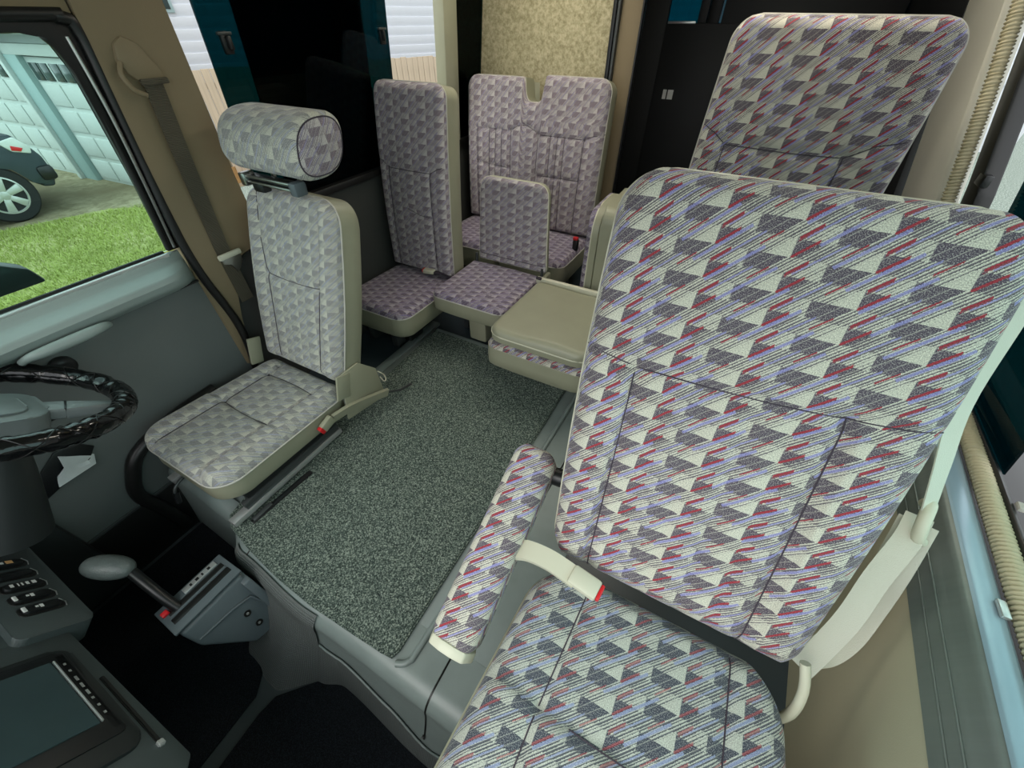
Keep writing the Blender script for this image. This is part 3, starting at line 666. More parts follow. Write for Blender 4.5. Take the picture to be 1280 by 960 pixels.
# headrest: rounded bar with flat ends
def headprof(k):
    a = 2*pi*k; cy, cz = cos(a), sin(a)
    e = .80; sy = math.copysign(abs(cy)**e, cy); sz = math.copysign(abs(cz)**e, cz)
    return (.850+.092*sy+.020*sz, .984+.080*sz)
def head(u, v):
    x0, x1 = -1.42, -1.06; q = 2*u-1; e0 = .62 if q < 0 else .90; e = max(0, (abs(q)-e0)/(1-e0)); sc = math.sqrt(max(0, 1-(.62 if q < 0 else .3)*e*e))
    y, z = headprof(v); cy, cz = .845, .984
    return ((x0+x1)/2+q*(x1-x0)/2, cy+(y-cy)*sc, cz+(z-cz)*sc)
hr = gridmesh('headrest', 36, 40, head, 'fabric_pale', ds, uvf=lambda u, v: (3+.36*u, 3+.5*(1-v)))
for sx, xx in ((0, -1.42), (1, -1.06)):
    ring = [head(sx, k/40) for k in range(40)]
    cc = Vector((xx+(.010 if sx else -.010), .845, .984)); vs_ = []; fs = []; uvv = []
    for lv, kx in ((1, 0), (.85, .006), (.45, .010)):
        for p in ring:
            q = Vector((xx, .845, .984)).lerp(Vector(p), lv); q.x = xx+(kx if sx else -kx); vs_.append(q); uvv.append((3+q.y, 3+q.z))
    vs_.append(cc); uvv.append((3.835, 3.985))
    for l in range(2):
        for k in range(40): fs.append((l*40+k, l*40+(k+1) % 40, (l+1)*40+(k+1) % 40, (l+1)*40+k))
    for k in range(40): fs.append((80+k, 80+(k+1) % 40, 120))
    he = mesh('headrest_end', vs_, fs, 'fabric_back', ds, uvv)
    tube('seam', [Vector((xx, .845, .984)).lerp(Vector(p), 1.01) for p in ring], .0022, 'seam', ds, 5, closed=True)
rbox('headrest_bracket', (.235, .035, .020), (-1.25, .802, .880), 'blackpl', ds, bev=.005)
for z in (.874, .890): tube('adjuster_rod', [(-1.35, .780, z), (-1.15, .780, z)], .005, 'chrome', ds, 8)
rbox('bracket_end', (.026, .04, .038), (-1.362, .788, .880), 'chrome', ds, bev=.005); rbox('bracket_end', (.030, .04, .038), (-1.135, .788, .880), 'gate', ds, bev=.005)
rbox('bracket_cover', (.05, .03, .03), (-1.31, .79, .862), 'blackpl', ds, bev=.006)
for x in (-1.31, -1.19): tube('headrest_post', [(x, .845, .80), (x, .84, .95)], .007, 'chrome', ds, 8)
# rails and levers
for x in (-1.095, -1.44):
    rbox('slide_rail', (.032, .46, .022), (x, .345, .043), 'silver', ds, bev=.003); rbox('slide_rail', (.020, .40, .034), (x, .37, .066), 'steel', ds, bev=.003)
rbox('seat_pan', (.36, .42, .05), (-1.27, .40, .105), 'blackpl', ds, bev=.01)
tube('slide_lever', smoothpts([(-1.335, .20, .12), (-1.33, .13, .115), (-1.325, .095, .10), (-1.322, .085, .06)], 4), .005, 'steel', ds, 8)
tube('lever_grip', [(-1.324, .092, .09), (-1.320, .078, .05)], .009, 'blackpl', ds, 10)
rbox('recliner_bracket', (.012, .05, .11), (-1.480, .60, .28), 'vinyl', ds, bev=.004, rot=(-.3, 0, 0))
rbox('recliner_bracket', (.010, .06, .10), (-1.046, .63, .25), 'vinyl', ds, bev=.004, rot=(-.3, 0, 0))
prism('skirt_flap', [(.60, .10), (.80, .06), (.79, .22), (.72, .30), (.64, .30)], -1.052, -1.044, 'YZ', 'vinyl', ds, bev=.002)
tube('pull_loop', smoothpts([(-1.045, .795, .20), (-1.04, .815, .17), (-1.04, .82, .14), (-1.043, .81, .135), (-1.046, .80, .165)], 4), .0025, 'vinyl_cream', ds, 6)
dk = thing('seat_belt_buckle', 'red button buckle on a beige stalk beside the driver seat', 'buckle', (-1.05, .55, .14), 'seat belt buckles')
ribbon('stalk', smoothpts([(-1.03, .80, .085), (-1.035, .72, .115), (-1.04, .62, .15), (-1.042, .54, .165)], 5), .034, lambda t: (.2, .2, 1), 'vinyl', dk, th=.014)
rbox('buckle_body', (.020, .052, .036), (-1.042, .515, .165), 'vinyl', dk, bev=.004, rot=(.3, 0, 0))
rbox('release_button', (.018, .014, .030), (-1.042, .485, .156), 'red', dk, bev=.003, rot=(.3, 0, 0))
tube('stalk_anchor', [(-1.03, .80, .085), (-1.02, .86, .05), (-1.02, .93, .03)], .006, 'steel', dk, 8)

# ---------- single seat behind the driver
s2 = thing('bus_seat', 'tall mauve patterned single seat behind the driver, below the dark window', 'seat', (-1.33, 1.4, 0), 'bus seats')
L = .80
p = Pad(L, .192, .186, .13, .03, .05, .02, backxf(-1.335, 1.47, .265, 6.5, 9, L, .13), waist=.004,
        grooves=[[(-.19, .505), (-.16, .50), (-.125, .475), (.11, .475), (.15, .495), (.19, .51)], [(-.125, .475), (-.128, .25), (-.13, .01)], [(.11, .475), (.113, .25), (.115, .01)], [(-.03, .31), (.04, .29), (.11, .285)]],
        puff=lambda x, y: .01*cos(x/.19*pi/2))
p.build(s2, 'fabric_back', 'vinyl', 70, 100, 'backrest', 'back_shell')
p = Pad(.45, .20, .195, .13, .03, .05, .07, cushxf(-1.335, 1.075, .265, 2, .13), grooves=[], puff=lambda x, y: .008*cos(x/.2*pi/2))
p.build(s2, 'fabric_cush', 'vinyl', 30, 32, 'seat_cushion', 'cushion_shell', flare=.01)
rbox('leg', (.04, .30, .15), (-1.305, 1.30, .065), 'steel', s2, bev=.006); rbox('leg', (.04, .30, .15), (-1.46, 1.30, .065), 'steel', s2, bev=.006)
rbox('foot_bracket', (.05, .10, .10), (-1.23, 1.22, .09), 'blackpl', s2, bev=.008)
bk2 = thing('seat_belt_buckle', 'beige buckle lying on the violet seat behind the driver', 'buckle', (-1.25, 1.53, .29), 'seat belt buckles')
rbox('buckle_body', (.062, .036, .022), (-1.265, 1.455, .288), 'vinyl_cream', bk2, bev=.005, rot=(0, -.08, .1)); rbox('release_button', (.007, .03, .016), (-1.299, 1.452, .288), 'red', bk2, bev=.002, rot=(0, 0, .1))
ribbon('stalk', smoothpts([(-1.235, 1.458, .288), (-1.19, 1.47, .287), (-1.14, 1.49, .27)], 4), .026, lambda t: (0, 1, 0), 'seam', bk2, th=.006)

# ---------- jump seat in the aisle, open
js = thing('jump_seat', 'small open fold-down aisle seat with low rounded backrest', 'seat', (-.91, 1.5, 0), 'bus seats')
p = Pad(.40, .192, .172, .045, .015, .05, .012, backxf(-.895, 1.655, .315, 3, 4, .40, .045), grooves=[[(-.19, .035), (.19, .035)]], soft=[[(x, .04), (x, .38)] for x in (-.08, -.04, 0, .04)], puff=lambda x, y: .006*cos(x/.2*pi/2), gd=.004)
p.build(js, 'fabric_back', 'vinyl', 34, 34, 'backrest', 'back_shell', pipemat='vinyl_cream')
p = Pad(.40, .20, .204, .095, .022, .02, .05, cushxf(-.922, 1.265, .305, 1, .095), grooves=[], puff=lambda x, y: .008*cos(x/.22*pi/2))
p.build(js, 'fabric_cush', 'vinyl', 30, 30, 'seat_cushion', 'cushion_shell', flare=.012)
rbox('side_hinge', (.02, .06, .07), (-.695, 1.66, .28), 'vinyl', js, bev=.006)
for x in (-1.10, -.72): tube('hinge_pin', [(x, 1.655, .29), (x, 1.66, .34)], .008, 'steel', js, 8)
for x in (-1.08, -.78): rbox('leg', (.03, .05, .23), (x, 1.50, .095), 'steel', js, bev=.005)
rbox('pedestal', (.10, .12, .16), (-.93, 1.42, .10), 'vinyl', js, bev=.012)

# ---------- jump seat folded flat
fs_ = thing('folded_jump_seat', 'beige backed fold-down aisle seat folded flat over its cushion', 'seat', (-.5, 1.35, 0), 'bus seats')
p = Pad(.50, .225, .215, .115, .022, .03, .05, cushxf(-.488, 1.085, .275, 1, .115), puff=lambda x, y: .004*cos(x/.22*pi/2))
p.build(fs_, 'fabric', 'vinyl', 30, 30, 'seat_cushion', 'cushion_shell', flare=.012, pipemat='vinyl')
p = Pad(.47, .222, .214, .055, .026, .03, .07, cushxf(-.488, 1.095, .338, 1.5, .055), puff=lambda x, y: .006*sin(12*x+9*y)*cos(x/.23*pi/2)+.006)
p.build(fs_, 'vinyl', 'vinyl', 34, 34, 'folded_backrest', 'backrest_edge', pipe=True, pipemat='vinyl_cream')
rbox('hinge_bar', (.42, .022, .03), (-.50, 1.575, .325), 'vinyl_cream', fs_, bev=.006)
tube('strap_anchor', [(-.70, 1.555, .345), (-.685, 1.57, .335)], .008, 'seam', fs_, 8)
for x in (-.68, -.33): rbox('leg', (.03, .05, .20), (x, 1.45, .075), 'steel', fs_, bev=.005)

# ---------- jump seat stowed upright
st_ = thing('stowed_jump_seat', 'beige shelled aisle seat folded upright beside the passenger seat', 'seat', (-.46, 1.75, 0), 'bus seats')
def rrect(y0, y1, z0, z1, r, n=6):
    P = []
    for cx, cy, a in ((y1-r, z1-r, 0), (y0+r, z1-r, 90), (y0+r, z0+r, 180), (y1-r, z0+r, 270)):
        for k in range(n+1): t = rad(a+90*k/n); P.append((cx+r*cos(t), cy+r*sin(t)))
    return P
pd = prism('fabric_pad', rrect(1.66, 2.02, .24, .70, .10), -.520, -.462, 'YZ', None, None, bev=.012) if False else None
def stow(x, y, z): return (-.455-z, 1.98-x*1.0-.19, .225+y)
p = Pad(.46, .175, .165, .055, .022, .10, .05, lambda x, y, z: (-.455-z, 1.80+x*-1, .205+y), grooves=[], puff=lambda x, y: .006)
p.build(st_, 'fabric_cush', 'vinyl', 26, 26, 'seat_cushion', 'cushion_edge', pipemat='vinyl_cream')
prism('vinyl_shell', rrect(1.625, 2.00, .17, .675, .06), -.452, -.36, 'YZ', 'vinyl', st_, bev=.015, seg=3)
prism('top_bar', rrect(1.70, 2.06, .64, .70, .02), -.40, -.33, 'YZ', 'vinyl', st_, bev=.012)
for y in (1.70, 1.92): tube('leg', [(-.42, y, -.02), (-.42, y, .25)], .012, 'steel', st_, 8)

# ---------- double rear seat
rs = thing('double_bus_seat', 'double patterned rear seat with a notch between its two headrests', 'seat', (-1.08, 2.1, 0), 'bus seats')
L = .74
def notch(x): q = abs(x-.0)/.062; return L-.115*max(0, 1-q**4)**.5 if q < 1 else L-(.012 if x < 0 else 0)
p = Pad(L, .41, .405, .14, .028, .06, .02, backxf(-1.085, 2.20, .30, 5, 8, L, .14), topf=notch,
        grooves=[[(-.335, .005), (-.335, .49)], [(-.12, .49), (-.115, .005)], [(-.335, .49), (-.12, .49)], [(-.12, .49), (-.08, .515), (-.02, .522), (.03, .50), (.05, .485)], [(.05, .485), (.04, .005)], [(.05, .485), (.31, .485)], [(.31, .485), (.30, .005)], [(.31, .485), (.36, .505), (.41, .515)], [(-.335, .315), (-.12, .305)], [(.045, .29), (.305, .29)]],
        soft=[], puff=lambda x, y: .008*cos(x/.41*pi*1.0)**2, gd=.007, gw=.008)
for x in (-.26, -.22, -.18, .12, .16, .20): p.g.append([(x, .01), (x, .485)])
p.build(rs, 'fabric_back', 'vinyl', 170, 90, 'backrest', 'back_shell')
p = Pad(.44, .205, .205, .15, .035, .04, .06, cushxf(-1.30, 1.83, .30, 2, .15), puff=lambda x, y: .006)
p.build(rs, 'fabric_cush', 'vinyl', 26, 26, 'seat_cushion', 'cushion_shell')
p = Pad(.44, .205, .205, .15, .035, .04, .06, cushxf(-.885, 1.83, .30, 2, .15), soft=[[(x, .02), (x, .42)] for x in (-.09, -.03, .03, .09)], puff=lambda x, y: .006)
p.build(rs, 'fabric_cush', 'vinyl', 30, 26, 'seat_cushion', 'cushion_shell')
for x in (-1.42, -.78): rbox('leg', (.05, .32, .18), (x, 2.02, .065), 'steel', rs, bev=.006)
for x in (-.74, -.71): tube('leg', [(x, 1.86, -.02), (x, 1.92, .17)], .010, 'steel', rs, 8)
bk3 = thing('seat_belt_buckle', 'small red topped buckle at the edge of the double rear seat', 'buckle', (-.69, 2.03, .33), 'seat belt buckles')
rbox('buckle_body', (.03, .03, .06), (-.695, 2.05, .315), 'blackpl', bk3, bev=.006); rbox('release_button', (.028, .022, .016), (-.697, 2.047, .352), 'red', bk3, bev=.004)

# ---------- tall seat behind the passenger seat
s8 = thing('bus_seat', 'tall purple patterned seat by the window behind the front passenger seat', 'seat', (.1, 1.5, 0), 'bus seats')
L = .84
p = Pad(L, .262, .258, .13, .03, .06, .02, backxf(.100, 1.50, .42, 5, 7, L, .13, roll=-.012), waist=.006,
        grooves=[[(-.26, .585), (-.22, .565), (-.185, .54), (.0, .537), (.13, .54), (.19, .575), (.25, .59)], [(-.185, .54), (-.19, .25), (-.195, .01)], [(.13, .54), (.125, .25), (.12, .01)]], puff=lambda x, y: .01*cos(x/.26*pi/2))
p.build(s8, 'fabric', 'vinyl', 80, 100, 'backrest', 'back_shell', pipemat='piping')
p = Pad(.46, .26, .26, .14, .03, .04, .07, cushxf(.10, 1.08, .42, 2, .14)); p.build(s8, 'fabric', 'vinyl', 24, 24, 'seat_cushion', 'cushion_shell')
for x in (-.04, .28): rbox('leg', (.05, .32, .30), (x, 1.32, .125), 'steel', s8, bev=.006)
# ================================================================== CONTROLS
P0 = Vector((-.9, -.3, .22)); Ud = Vector((0, -.66, .75)).normalized(); Nd = Vector((0, .75, .66)).normalized()
def D(x, u, n): return Vector((x, P0.y, P0.z))+Ud*u+Nd*n
def dbox(name, x0, x1, u0, u1, n0, n1, mat, par, bev=.003, seg=2):
    bm = bmesh.new(); bmesh.ops.create_cube(bm, size=1); bmesh.ops.scale(bm, vec=(x1-x0, u1-u0, n1-n0), verts=bm.verts)
    if bev: bmesh.ops.bevel(bm, geom=bm.edges[:], offset=min(bev, .45*min(x1-x0, u1-u0, n1-n0)), segments=seg, affect='EDGES')
    for v in bm.verts: v.co = D(v.co.x+(x0+x1)/2, v.co.y+(u0+u1)/2, v.co.z+(n0+n1)/2)
    return frombm(name, bm, mat, par)
def dprism(name, poly, n0, n1, mat, par, bev=.002):
    return prism(name, poly, n0, n1, 'XY', mat, par, bev=bev, fn=lambda v: D(v.x, v.y, v.z))
da = thing('dashboard', 'dark grey dashboard with switch bank and head unit recess', 'dashboard', (-1.0, -.5, -.3))
prism('dash_body', [(-.262, .165), (-.285, .215), (-.50, .455), (-.95, .55), (-.95, -.30), (-.62, -.30), (-.42, .03), (-.30, .13)], -1.58, -.60, 'YZ', 'dash', da, bev=.012)
dprism('lower_rail', [(-1.08, -.062), (-.60, -.075), (-.57, -.05), (-.59, .10), (-.66, .22), (-1.08, .22)], -.03, .008, 'dash', da, .006)
dbox('tray_slot', -.885, -.655, -.052, -.044, .004, .012, 'rubber', da, .002)
dbox('slot_tab', -.664, -.650, -.054, -.042, .006, .014, 'silver', da, .002)
dbox('panel_gap', -.70, -.694, .02, .2, .002, .010, 'rubber', da, .001)
rbox('passenger_side_light_block', (1.05, .42, .60), (-.06, -.74, .10), 'dash', da, bev=.05)  # unseen dash block, added to shade the footwell from the front
rbox('kick_panel', (.05, .5, .62), (-1.525, -.40, .05), 'dashblk', da, bev=.015)
# head unit
hu = thing('head_unit', 'head unit with dark screen and button row at the frame corner', 'head unit', tuple(D(-.84, .05, 0)))
def rr2(x0, x1, y0, y1, r, n=5): return rrect(x0, x1, y0, y1, r, n)
dprism('bezel', rr2(-1.01, -.675, -.034, .20, .03), -.02, .016, 'dashblk', hu, .006)
dprism('bezel_lip', rr2(-.995, -.72, -.022, .19, .012), .010, .0185, 'blackpl', hu, .003)
dbox('screen', -.972, -.762, .004, .155, .010, .0205, 'screen', hu, .002)
dbox('screen_trim', -.970, -.764, -.0005, .003, .012, .0225, 'silver', hu, .001)
for i in range(8):
    x = -.955+i*.024; wd = .006 if i in (0, 1, 5, 6, 7) else .014
    dbox('button_mark', x, x+wd, -.0125, -.0085, .0175, .0192, 'silver', hu, 0)
dbox('card_slot', -.985, -.735, -.020, -.004, .012, .0185, 'blackpl', hu, .002)
# switch bank
sw = thing('switch_bank', 'dark switch bank with rocker switches beside the steering wheel', 'switch panel', tuple(D(-1.25, -.04, 0)))
dprism('switch_plate', rr2(-1.50, -1.06, -.105, .03, .02), -.03, .026, 'dash', sw, .008)
for i, x in enumerate((-1.152, -1.202, -1.254, -1.308, -1.362)):
    dprism('rocker_recess', rr2(x-.019, x+.019, -.078, -.0, .012), .022, .0275, 'rubber', sw, .001)
    rk = dprism('rocker', rr2(x-.012, x+.012, -.070, -.006, .009), .024, .034, 'blackpl', sw, .004)
    if i < 2:
        dbox('indicator_bar', x-.009, x+.009, -.012, -.005, .032, .0355, 'white', rk, .001)
        dbox('symbol', x-.006, x+.006, -.040, -.034, .0335, .0345, 'white', rk, 0); dbox('symbol', x-.004, x+.002, -.032, -.027, .0335, .0345, 'white', rk, 0)
    elif i == 2:
        for a, b in ((-.060, -.053), (-.048, -.043), (-.038, -.035), (-.031, -.029), (-.022, -.016)): dbox('symbol', x-.007, x+.005, a, b, .0335, .0345, 'white', rk, 0)
    elif i == 4:
        dbox('symbol', x-.008, x+.006, -.052, -.040, .0335, .0345, 'orange', rk, 0); dbox('symbol', x-.006, x+.004, -.036, -.030, .0335, .0345, 'white', rk, 0)
    tube('recess_glint', [D(x-.018, -.074, .0275), D(x, -.080, .0278), D(x+.016, -.077, .0275)], .0012, 'silver', sw, 5)
# steering wheel
WC = Vector((-1.3, -.025, .625)); WV = Vector((0, cos(pi/6), -.5)); WX = Vector((1, 0, 0)); WN = WX.cross(WV)
def W(r, a, n=0): return WC+WX*r*cos(a)+WV*r*sin(a)+WN*n
sw_ = thing('steering_wheel', 'glossy black quilted cover steering wheel with grey hub and spokes', 'steering wheel', tuple(WC))
random.seed(3); nz = [random.uniform(-.0016, .0016) for _ in range(200)]
tube('rim', [W(.22, 2*pi*i/140) for i in range(140)], .02, 'gloss', sw_, 16, closed=True, rf=lambda t: .0235+nz[int(t*139)]*1.4)
for sg in (1, -1):
    for ph in (0, pi):
        pts = []
        for i in range(420):
            a = 2*pi*i/420; b = sg*a*9+ph; pts.append(WC+(WX*cos(a)+WV*sin(a))*(.22+.0240*cos(b))+WN*.0240*sin(b))
        tube('quilt_stitch', pts, .0011, 'rubber', sw_, 5, closed=True)
def wloc(fn_poly, n0, n1, name, mat, bev=.006):
    return prism(name, fn_poly, n0, n1, 'XY', mat, sw_, bev=bev, fn=lambda v: WC+WX*v.x+WV*v.y+WN*v.z)
wloc(rrect(-.085, .085, -.075, .085, .05), -.055, -.005, 'hub_pad', 'wheelgrey', .018)
wloc(rrect(-.055, .055, -.05, .055, .03), -.012, .0, 'horn_pad', 'wheelgrey', .006)
for a in (72, 192, 312):
    ca, sa = cos(rad(a)), sin(rad(a)); rot = lambda x, y: (x*ca-y*sa, x*sa+y*ca)
    wloc([rot(.06, -.034), rot(.12, -.024), rot(.205, -.016), rot(.205, .016), rot(.12, .024), rot(.06, .034)], -.032, -.006, 'spoke', 'wheelgrey', .008)
    wloc([rot(.115, -.0245), rot(.119, -.0245), rot(.119, .0245), rot(.115, .0245)], -.030, -.0045, 'spoke_joint', 'rubber', .001)
tube('column', [WC-WN*.05, WC-WN*.30], .045, 'dash', sw_, 20)
tube('column_shroud', [WC-WN*.10, WC-WN*.20, WC-WN*.34], .07, 'dashblk', sw_, 20, rf=lambda t: .055+.03*t)
tube('stalk', [WC-WN*.09, W(.13, rad(120), -.085), W(.17, rad(120), -.08)], .008, 'blackpl', sw_, 8)
# shift gate + lever
sg_ = thing('shift_gate', 'slate grey shift gate housing bolted to the engine cover', 'shift gate', (-.93, -.07, -.2))
prism('housing', [(-.155, .016), (.028, .016), (.030, -.165), (-.02, -.190), (-.075, -.180), (-.15, -.055)], -1.058, -.945, 'YZ', 'gate', sg_, bev=.010, seg=3, fn=lambda v: (v.x+(max(0, .016-v.z)*.42 if v.x > -1 else max(0, -.03-v.z)*.3), v.y, v.z))
prism('mount_flange', [(.010, -.0), (.034, -.0), (.034, -.175), (.010, -.175)], -1.05, -.93, 'YZ', 'gate', sg_, bev=.004, fn=lambda v: (v.x+max(0, .016-v.z)*.42, v.y, v.z))
prism('top_plate', [(-1.064, .010), (-.945, .024), (-.945, .032), (-1.064, .0165)], -.160, .034, 'XZ', 'gate', sg_, bev=.002)
def gx(x, dz=0): return .0165+(x+1.064)/.119*.0155+dz
for x0, x1, y0, y1, m_ in ((-1.030, -1.010, -.14, .02, 'rubber'), (-.998, -.975, -.145, .022, 'rubber')):
    prism('gate_slot', [(x0, gx(x0)-.003), (x1, gx(x1)-.003), (x1, gx(x1)+.001), (x0, gx(x0)+.001)], y0, y1, 'XZ', m_, sg_, bev=.0005)
prism('gate_rail', [(-1.008, gx(-1.008)-.002), (-1.0, gx(-1.0)-.002), (-1.0, gx(-1.0)+.003), (-1.008, gx(-1.008)+.003)], -.14, .02, 'XZ', 'gate', sg_, bev=.001)
prism('gear_label', [(-1.056, gx(-1.056)), (-1.034, gx(-1.034)), (-1.034, gx(-1.034)+.004), (-1.056, gx(-1.056)+.004)], -.085, .012, 'XZ', 'silver', sg_, bev=.001)
for i, y in enumerate((-.065, -.048, -.030, -.012)): prism('gear_mark', [(-1.050, gx(-1.05)+.004), (-1.040, gx(-1.04)+.004), (-1.040, gx(-1.04)+.005), (-1.050, gx(-1.05)+.005)], y, y+(.006, .009, .005, .008)[i], 'XZ', 'blackpl', sg_, bev=0)
rbox('release_lock', (.016, .018, .012), (-1.03, -.143, .024), 'red', sg_, bev=.003)
tube('side_rib', [(-.925, -.14, -.035), (-.918, -.05, -.038), (-.913, .0, -.05), (-.895, .012, -.10)], .004, 'gate', sg_, 8)
for y, z in ((-.035, -.085), (-.035, -.135)):
    lathe('screw_boss', [(.010, 0), (.010, .003), (.006, .003), (.006, .0015)], (-.937-z*.42, y, z), (1, 0, .42), 'rubber', sg_, 14); lathe('screw', [(.004, .0), (.004, .003)], (-.937-z*.42, y, z), (1, 0, .42), 'silver', sg_, 10)
sh = thing('shift_lever', 'grey leather shift knob on a dark lever left of the gate', 'shift lever', (-1.2, -.13, .08))
tube('lever_arm', smoothpts([(-.99, -.115, -.01), (-1.05, -.118, .04), (-1.11, -.118, .072), (-1.17, -.118, .09)], 5), .014, 'blackpl', sh, 12)
vs_ = []; fs = []; nU, nV = 24, 18
ka = Vector((.86, .46, -.18)).normalized(); kb = Vector((-.46, .86, 0)).normalized(); kc = ka.cross(kb); kc0 = Vector((-1.222, -.140, .112))
for j in range(nV+1):
    th = pi*j/nV
    for i in range(nU):
        ph = 2*pi*i/nU; xl = -.066*cos(th); rr = .036*max(0, sin(th))**.75*(1-.25*max(0, -cos(th)*-1 if cos(th) < 0 else 0))
        vs_.append(kc0+ka*xl+kb*rr*cos(ph)*.95+kc*rr*sin(ph)*.85)
for j in range(nV):
    for i in range(nU): fs.append((j*nU+i, j*nU+(i+1) % nU, (j+1)*nU+(i+1) % nU, (j+1)*nU+i))
mesh('knob', vs_, fs, 'knob', sh)

# ================================================================== OUTSIDE
GZ = -1.2
tag(rbox('ground', (60, 60, .2), (-6, 4, GZ-.10), 'asphalt', bev=0), kind='structure')
tag(prism('ground_driveway', [(-20, -8), (-9.95, -8), (-9.9, 1.4), (-9.45, 2.9), (-8.6, 3.5), (-8.6, 9), (-20, 9)], GZ-.1, GZ+.006, 'XY', 'concrete', bev=0), kind='structure')
tag(prism('ground_lawn', [(-9.95, -8), (-3.0, -8), (-3.0, 3.2), (-8.6, 3.5), (-9.45, 2.9), (-9.9, 1.4)], GZ-.1, GZ+.02, 'XY', 'lawn', bev=0), kind='structure')
random.seed(11); vs_ = []; fs = []
for k in range(36000):
    y = random.uniform(-.6, 3.3); x = random.uniform(-9.9+.3*max(0, y-1.4), -4.6)
    if x < -9.9+max(0, (y-1.4))*.4: continue
    a = random.uniform(0, 2*pi); h = random.uniform(.025, .07); lw = .006; lx, ly = random.gauss(0, .03), random.gauss(0, .03); b = len(vs_)
    vs_ += [(x-lw*cos(a), y-lw*sin(a), GZ+.02), (x+lw*cos(a), y+lw*sin(a), GZ+.02), (x+lx, y+ly, GZ+.02+h)]; fs.append((b, b+1, b+2))
g = mesh('lawn_grass', vs_, fs, 'grass', smooth=False); tag(g, 'bright green mown grass seen through the driver window', 'grass', kind='stuff')
def at(par, fn):   # transform a fresh world-space part list into a rotated thing
    return fn
# garage
GA = thing('garage', 'pale garage with two panelled doors seen through the driver window', 'garage', (-11.8, 3.66, GZ), rz=.0616)
def gbox(name, x0, x1, y0, y1, z0, z1, mat, par=GA, bev=.006):
    o = rbox(name, (x1-x0, y1-y0, z1-z0), ((x0+x1)/2, (y0+y1)/2, (z0+z1)/2), mat, None, bev=bev); o.parent = par; return o
gbox('wall', -4.2, 2.45, .12, .6, 0, 2.9, 'garage'); gbox('header', -4.2, 2.5, -.02, .12, 1.97, 2.12, 'garage'); gbox('fascia', -4.3, 2.5, -.25, .12, 2.25, 2.42, 'garage')
gbox('post', -.30, .28, -.03, .12, 0, 1.97, 'garagetrim'); gbox('post', -3.35, -2.9, -.03, .12, 0, 1.97, 'garagetrim')
gbox('post_moulding', -.36, -.28, -.06, .12, 0, 1.99, 'garage'); gbox('gutter_pipe', -.22, -.14, -.10, -.02, 0, 2.2, 'garage')
for d0 in (-2.9, .28):
    nc = 4 if d0 < 0 else 3
    dd = gbox('garage_door', d0, d0+.64*nc+.04, .06, .12, 0, 1.95, 'garage')
    for r_i in range(4):
        for c_i in range(nc):
            gbox('door_panel', d0+.06+c_i*.64, d0+.06+c_i*.64+.58, .04, .065, .06+r_i*.40, .06+r_i*.40+.33, 'garage', dd, .015)
    for c_i in range(nc):
        for q in range(2):
            xx = d0+.07+c_i*.64+q*.30; gbox('window_pane', xx, xx+.245, .04, .066, 1.63, 1.87, 'darkglass', dd, .004)
for k, (xx, yy) in enumerate(((-11.45, 3.60),)):
    pass
# car
CR = thing('parked_car', 'dark grey car with silver alloy wheel parked on the driveway', 'car', (-11.0, 0, GZ))
prof = [(2.62, -.82), (2.70, -.66), (2.70, -.40), (2.62, -.22), (2.50, -.06), (1.2, .10), (.55, .62), (-1.3, .68), (-1.9, .15), (-2.2, .05), (-2.25, -.75), (-1.6, -.86)]
prof += [(-1.55, -.70), (-1.35, -.45), (-1.0, -.38), (-.7, -.45), (-.5, -.70), (-.45, -.88), (1.45, -.88), (1.50, -.70), (1.65, -.46), (1.97, -.36), (2.28, -.46), (2.43, -.70), (2.47, -.80)]
prism('body', prof, -11.9, -10.05, 'YZ', 'carpaint', CR, bev=.04, seg=3)
prism('side_glass', [(.95, .14), (.48, .54), (-1.2, .60), (-1.6, .18)], -11.91, -10.045, 'YZ', 'darkglass', CR, bev=.02)
hl = prism('headlamp', [(2.52, -.10), (2.64, -.25), (2.60, -.34), (2.40, -.28), (2.30, -.14)], -10.35, -10.02, 'YZ', 'lampglass', CR, bev=.02)
prism('indicator', [(2.42, -.20), (2.54, -.25), (2.50, -.29), (2.40, -.26)], -10.3, -10.012, 'YZ', 'red', hl, bev=.006)
rbox('bumper', (1.95, .22, .22), (-10.98, 2.62, -.62), 'blackpl', CR, bev=.06)
for yw in (1.97, -1.02):
    for sx, xw in ((1, -10.05), (-1, -11.9)):
        o_ = Vector((xw, yw, GZ+.40))
        ty = lathe('tyre', [(.25, -.22), (.36, -.23), (.395, -.20), (.40, -.1), (.395, -.03), (.37, 0), (.27, .005), (.25, -.02)], o_, (sx, 0, 0), 'tyre', CR, 36)
        lathe('wheel_rim', [(.26, -.03), (.265, .0), (.245, .004), (.235, -.05), (.05, -.06)], o_, (sx, 0, 0), 'alloy', ty, 36)
        for k in range(6):
            a = 2*pi*k/6+.3; ca, sa = cos(a), sin(a)
            pl_ = [(.03, -.035), (.24, -.055), (.24, .055), (.03, .035)]
            prism('wheel_spoke', [(u*ca-v*sa+yw, u*sa+v*ca+GZ+.40) for u, v in pl_], xw-.03*sx, xw+.002*sx, 'YZ', 'alloy', ty, bev=.008)
        lathe('hub_cap', [(.06, -.03), (.06, .006), (.03, .012)], o_, (sx, 0, 0), 'alloy', ty, 16)
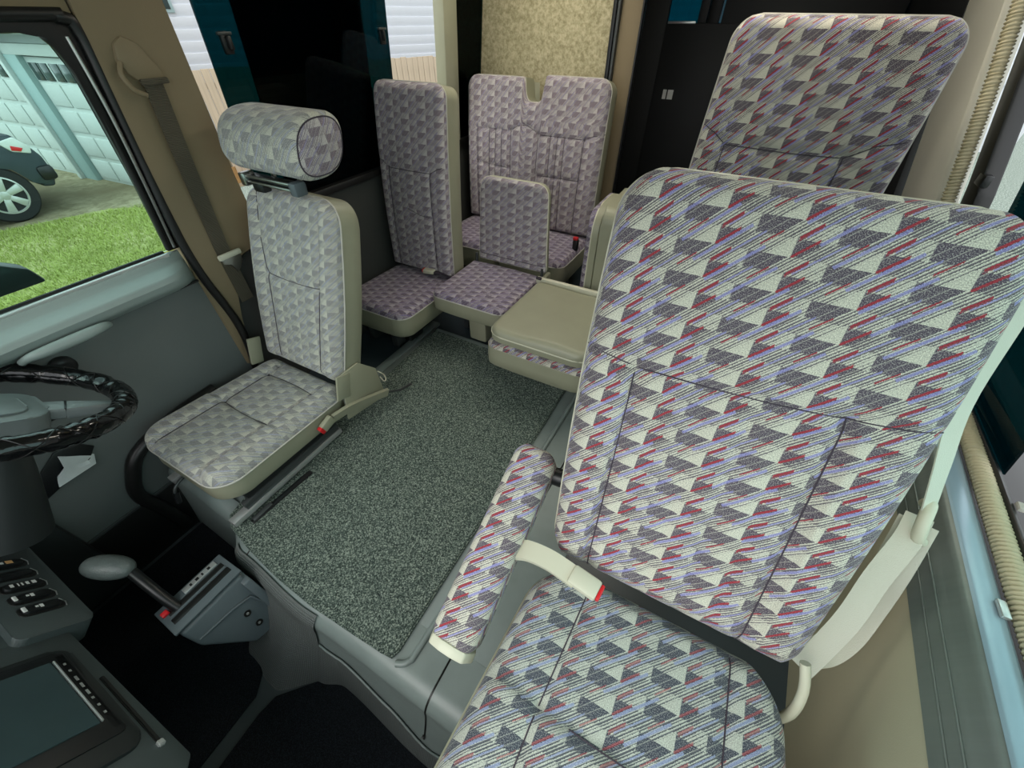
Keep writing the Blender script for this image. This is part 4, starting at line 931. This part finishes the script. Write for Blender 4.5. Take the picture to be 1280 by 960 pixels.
# fence
def FX(y): return -9.35+.41*(y-5)
fa = math.atan2(1, .41)
FE = thing('wooden_fence', 'weathered board fence seen through the driver side rear window', 'fence', (FX(5), 5, GZ), rz=fa)
bmd = None
for k in range(60):
    xl = .25+k*.143
    if bmd is None:
        o = rbox('board', (.137, .022, 1.0), (0, 0, 0), 'wood', None, bev=.004); bmd = o.data
        for v in bmd.vertices:
            if v.co.z > .3 and abs(v.co.x) > .05: v.co.z -= .02
    else:
        o = bpy.data.objects.new('board', bmd); COL.objects.link(o)
    o.parent = FE; o.location = (xl, random.uniform(-.006, .006), .90+random.uniform(-.015, .015)); o.scale = (1, 1, 1.78)
for z in (.35, 1.5):
    o = rbox('rail', (8.5, .04, .09), (4.45, .05, z), 'wood', None, bev=.004); o.parent = FE
# neighbouring house
HO = thing('white_house', 'white lap-sided house rising behind the board fence', 'house', (FX(5)-2.2, 5.6, GZ), rz=fa)
def hbox(name, size, loc, mat, par=HO, bev=.004, rot=(0, 0, 0)):
    o = rbox(name, size, loc, mat, None, bev=bev, rot=rot); o.parent = par; return o
hbox('wall', (13, .2, 6), (6.6, .16, 3), 'siding')
sb = None
for k in range(22):
    if sb is None: sb = hbox('siding_board', (13, .03, .20), (6.6, .03, 1.2+k*.19), 'siding', rot=(.15, 0, 0), bev=.003); sbd = sb.data
    else:
        o = bpy.data.objects.new('siding_board', sbd); COL.objects.link(o); o.parent = HO; o.location = (0, 0, k*.19)
# windows and corner trim
hbox('corner_board', (.14, .06, 5), (5.0, -.0, 2.5), 'siding')
for x in (.6,):
    wv = hbox('window', (.6, .05, .5), (x, .0, 2.75), 'garagetrim'); hbox('window_pane', (.5, .06, .4), (x, -.004, 2.75), 'darkglass', wv)
# house behind the rear of the bus
HB = thing('rear_house', 'blue tinted lap-sided house seen through the rear glass', 'house', (-.5, 15, GZ))
def hb2(name, size, loc, mat): o = rbox(name, size, loc, mat, None, bev=.004); o.parent = HB; return o
hb2('wall', (12, .2, 6), (0, .2, 3), 'siding'); sbd2 = None
for k in range(14):
    if sbd2 is None: sbd2 = rbox('siding_board', (12, .03, .20), (0, .05, 1.4), 'siding', None, rot=(.09, 0, 0), bev=.003).data; o = bpy.data.objects[-1] if False else [q for q in COL.objects if q.data == sbd2][0]
    else: o = bpy.data.objects.new('siding_board', sbd2); COL.objects.link(o); o.location = (0, 0, k*.19)
    o.parent = HB
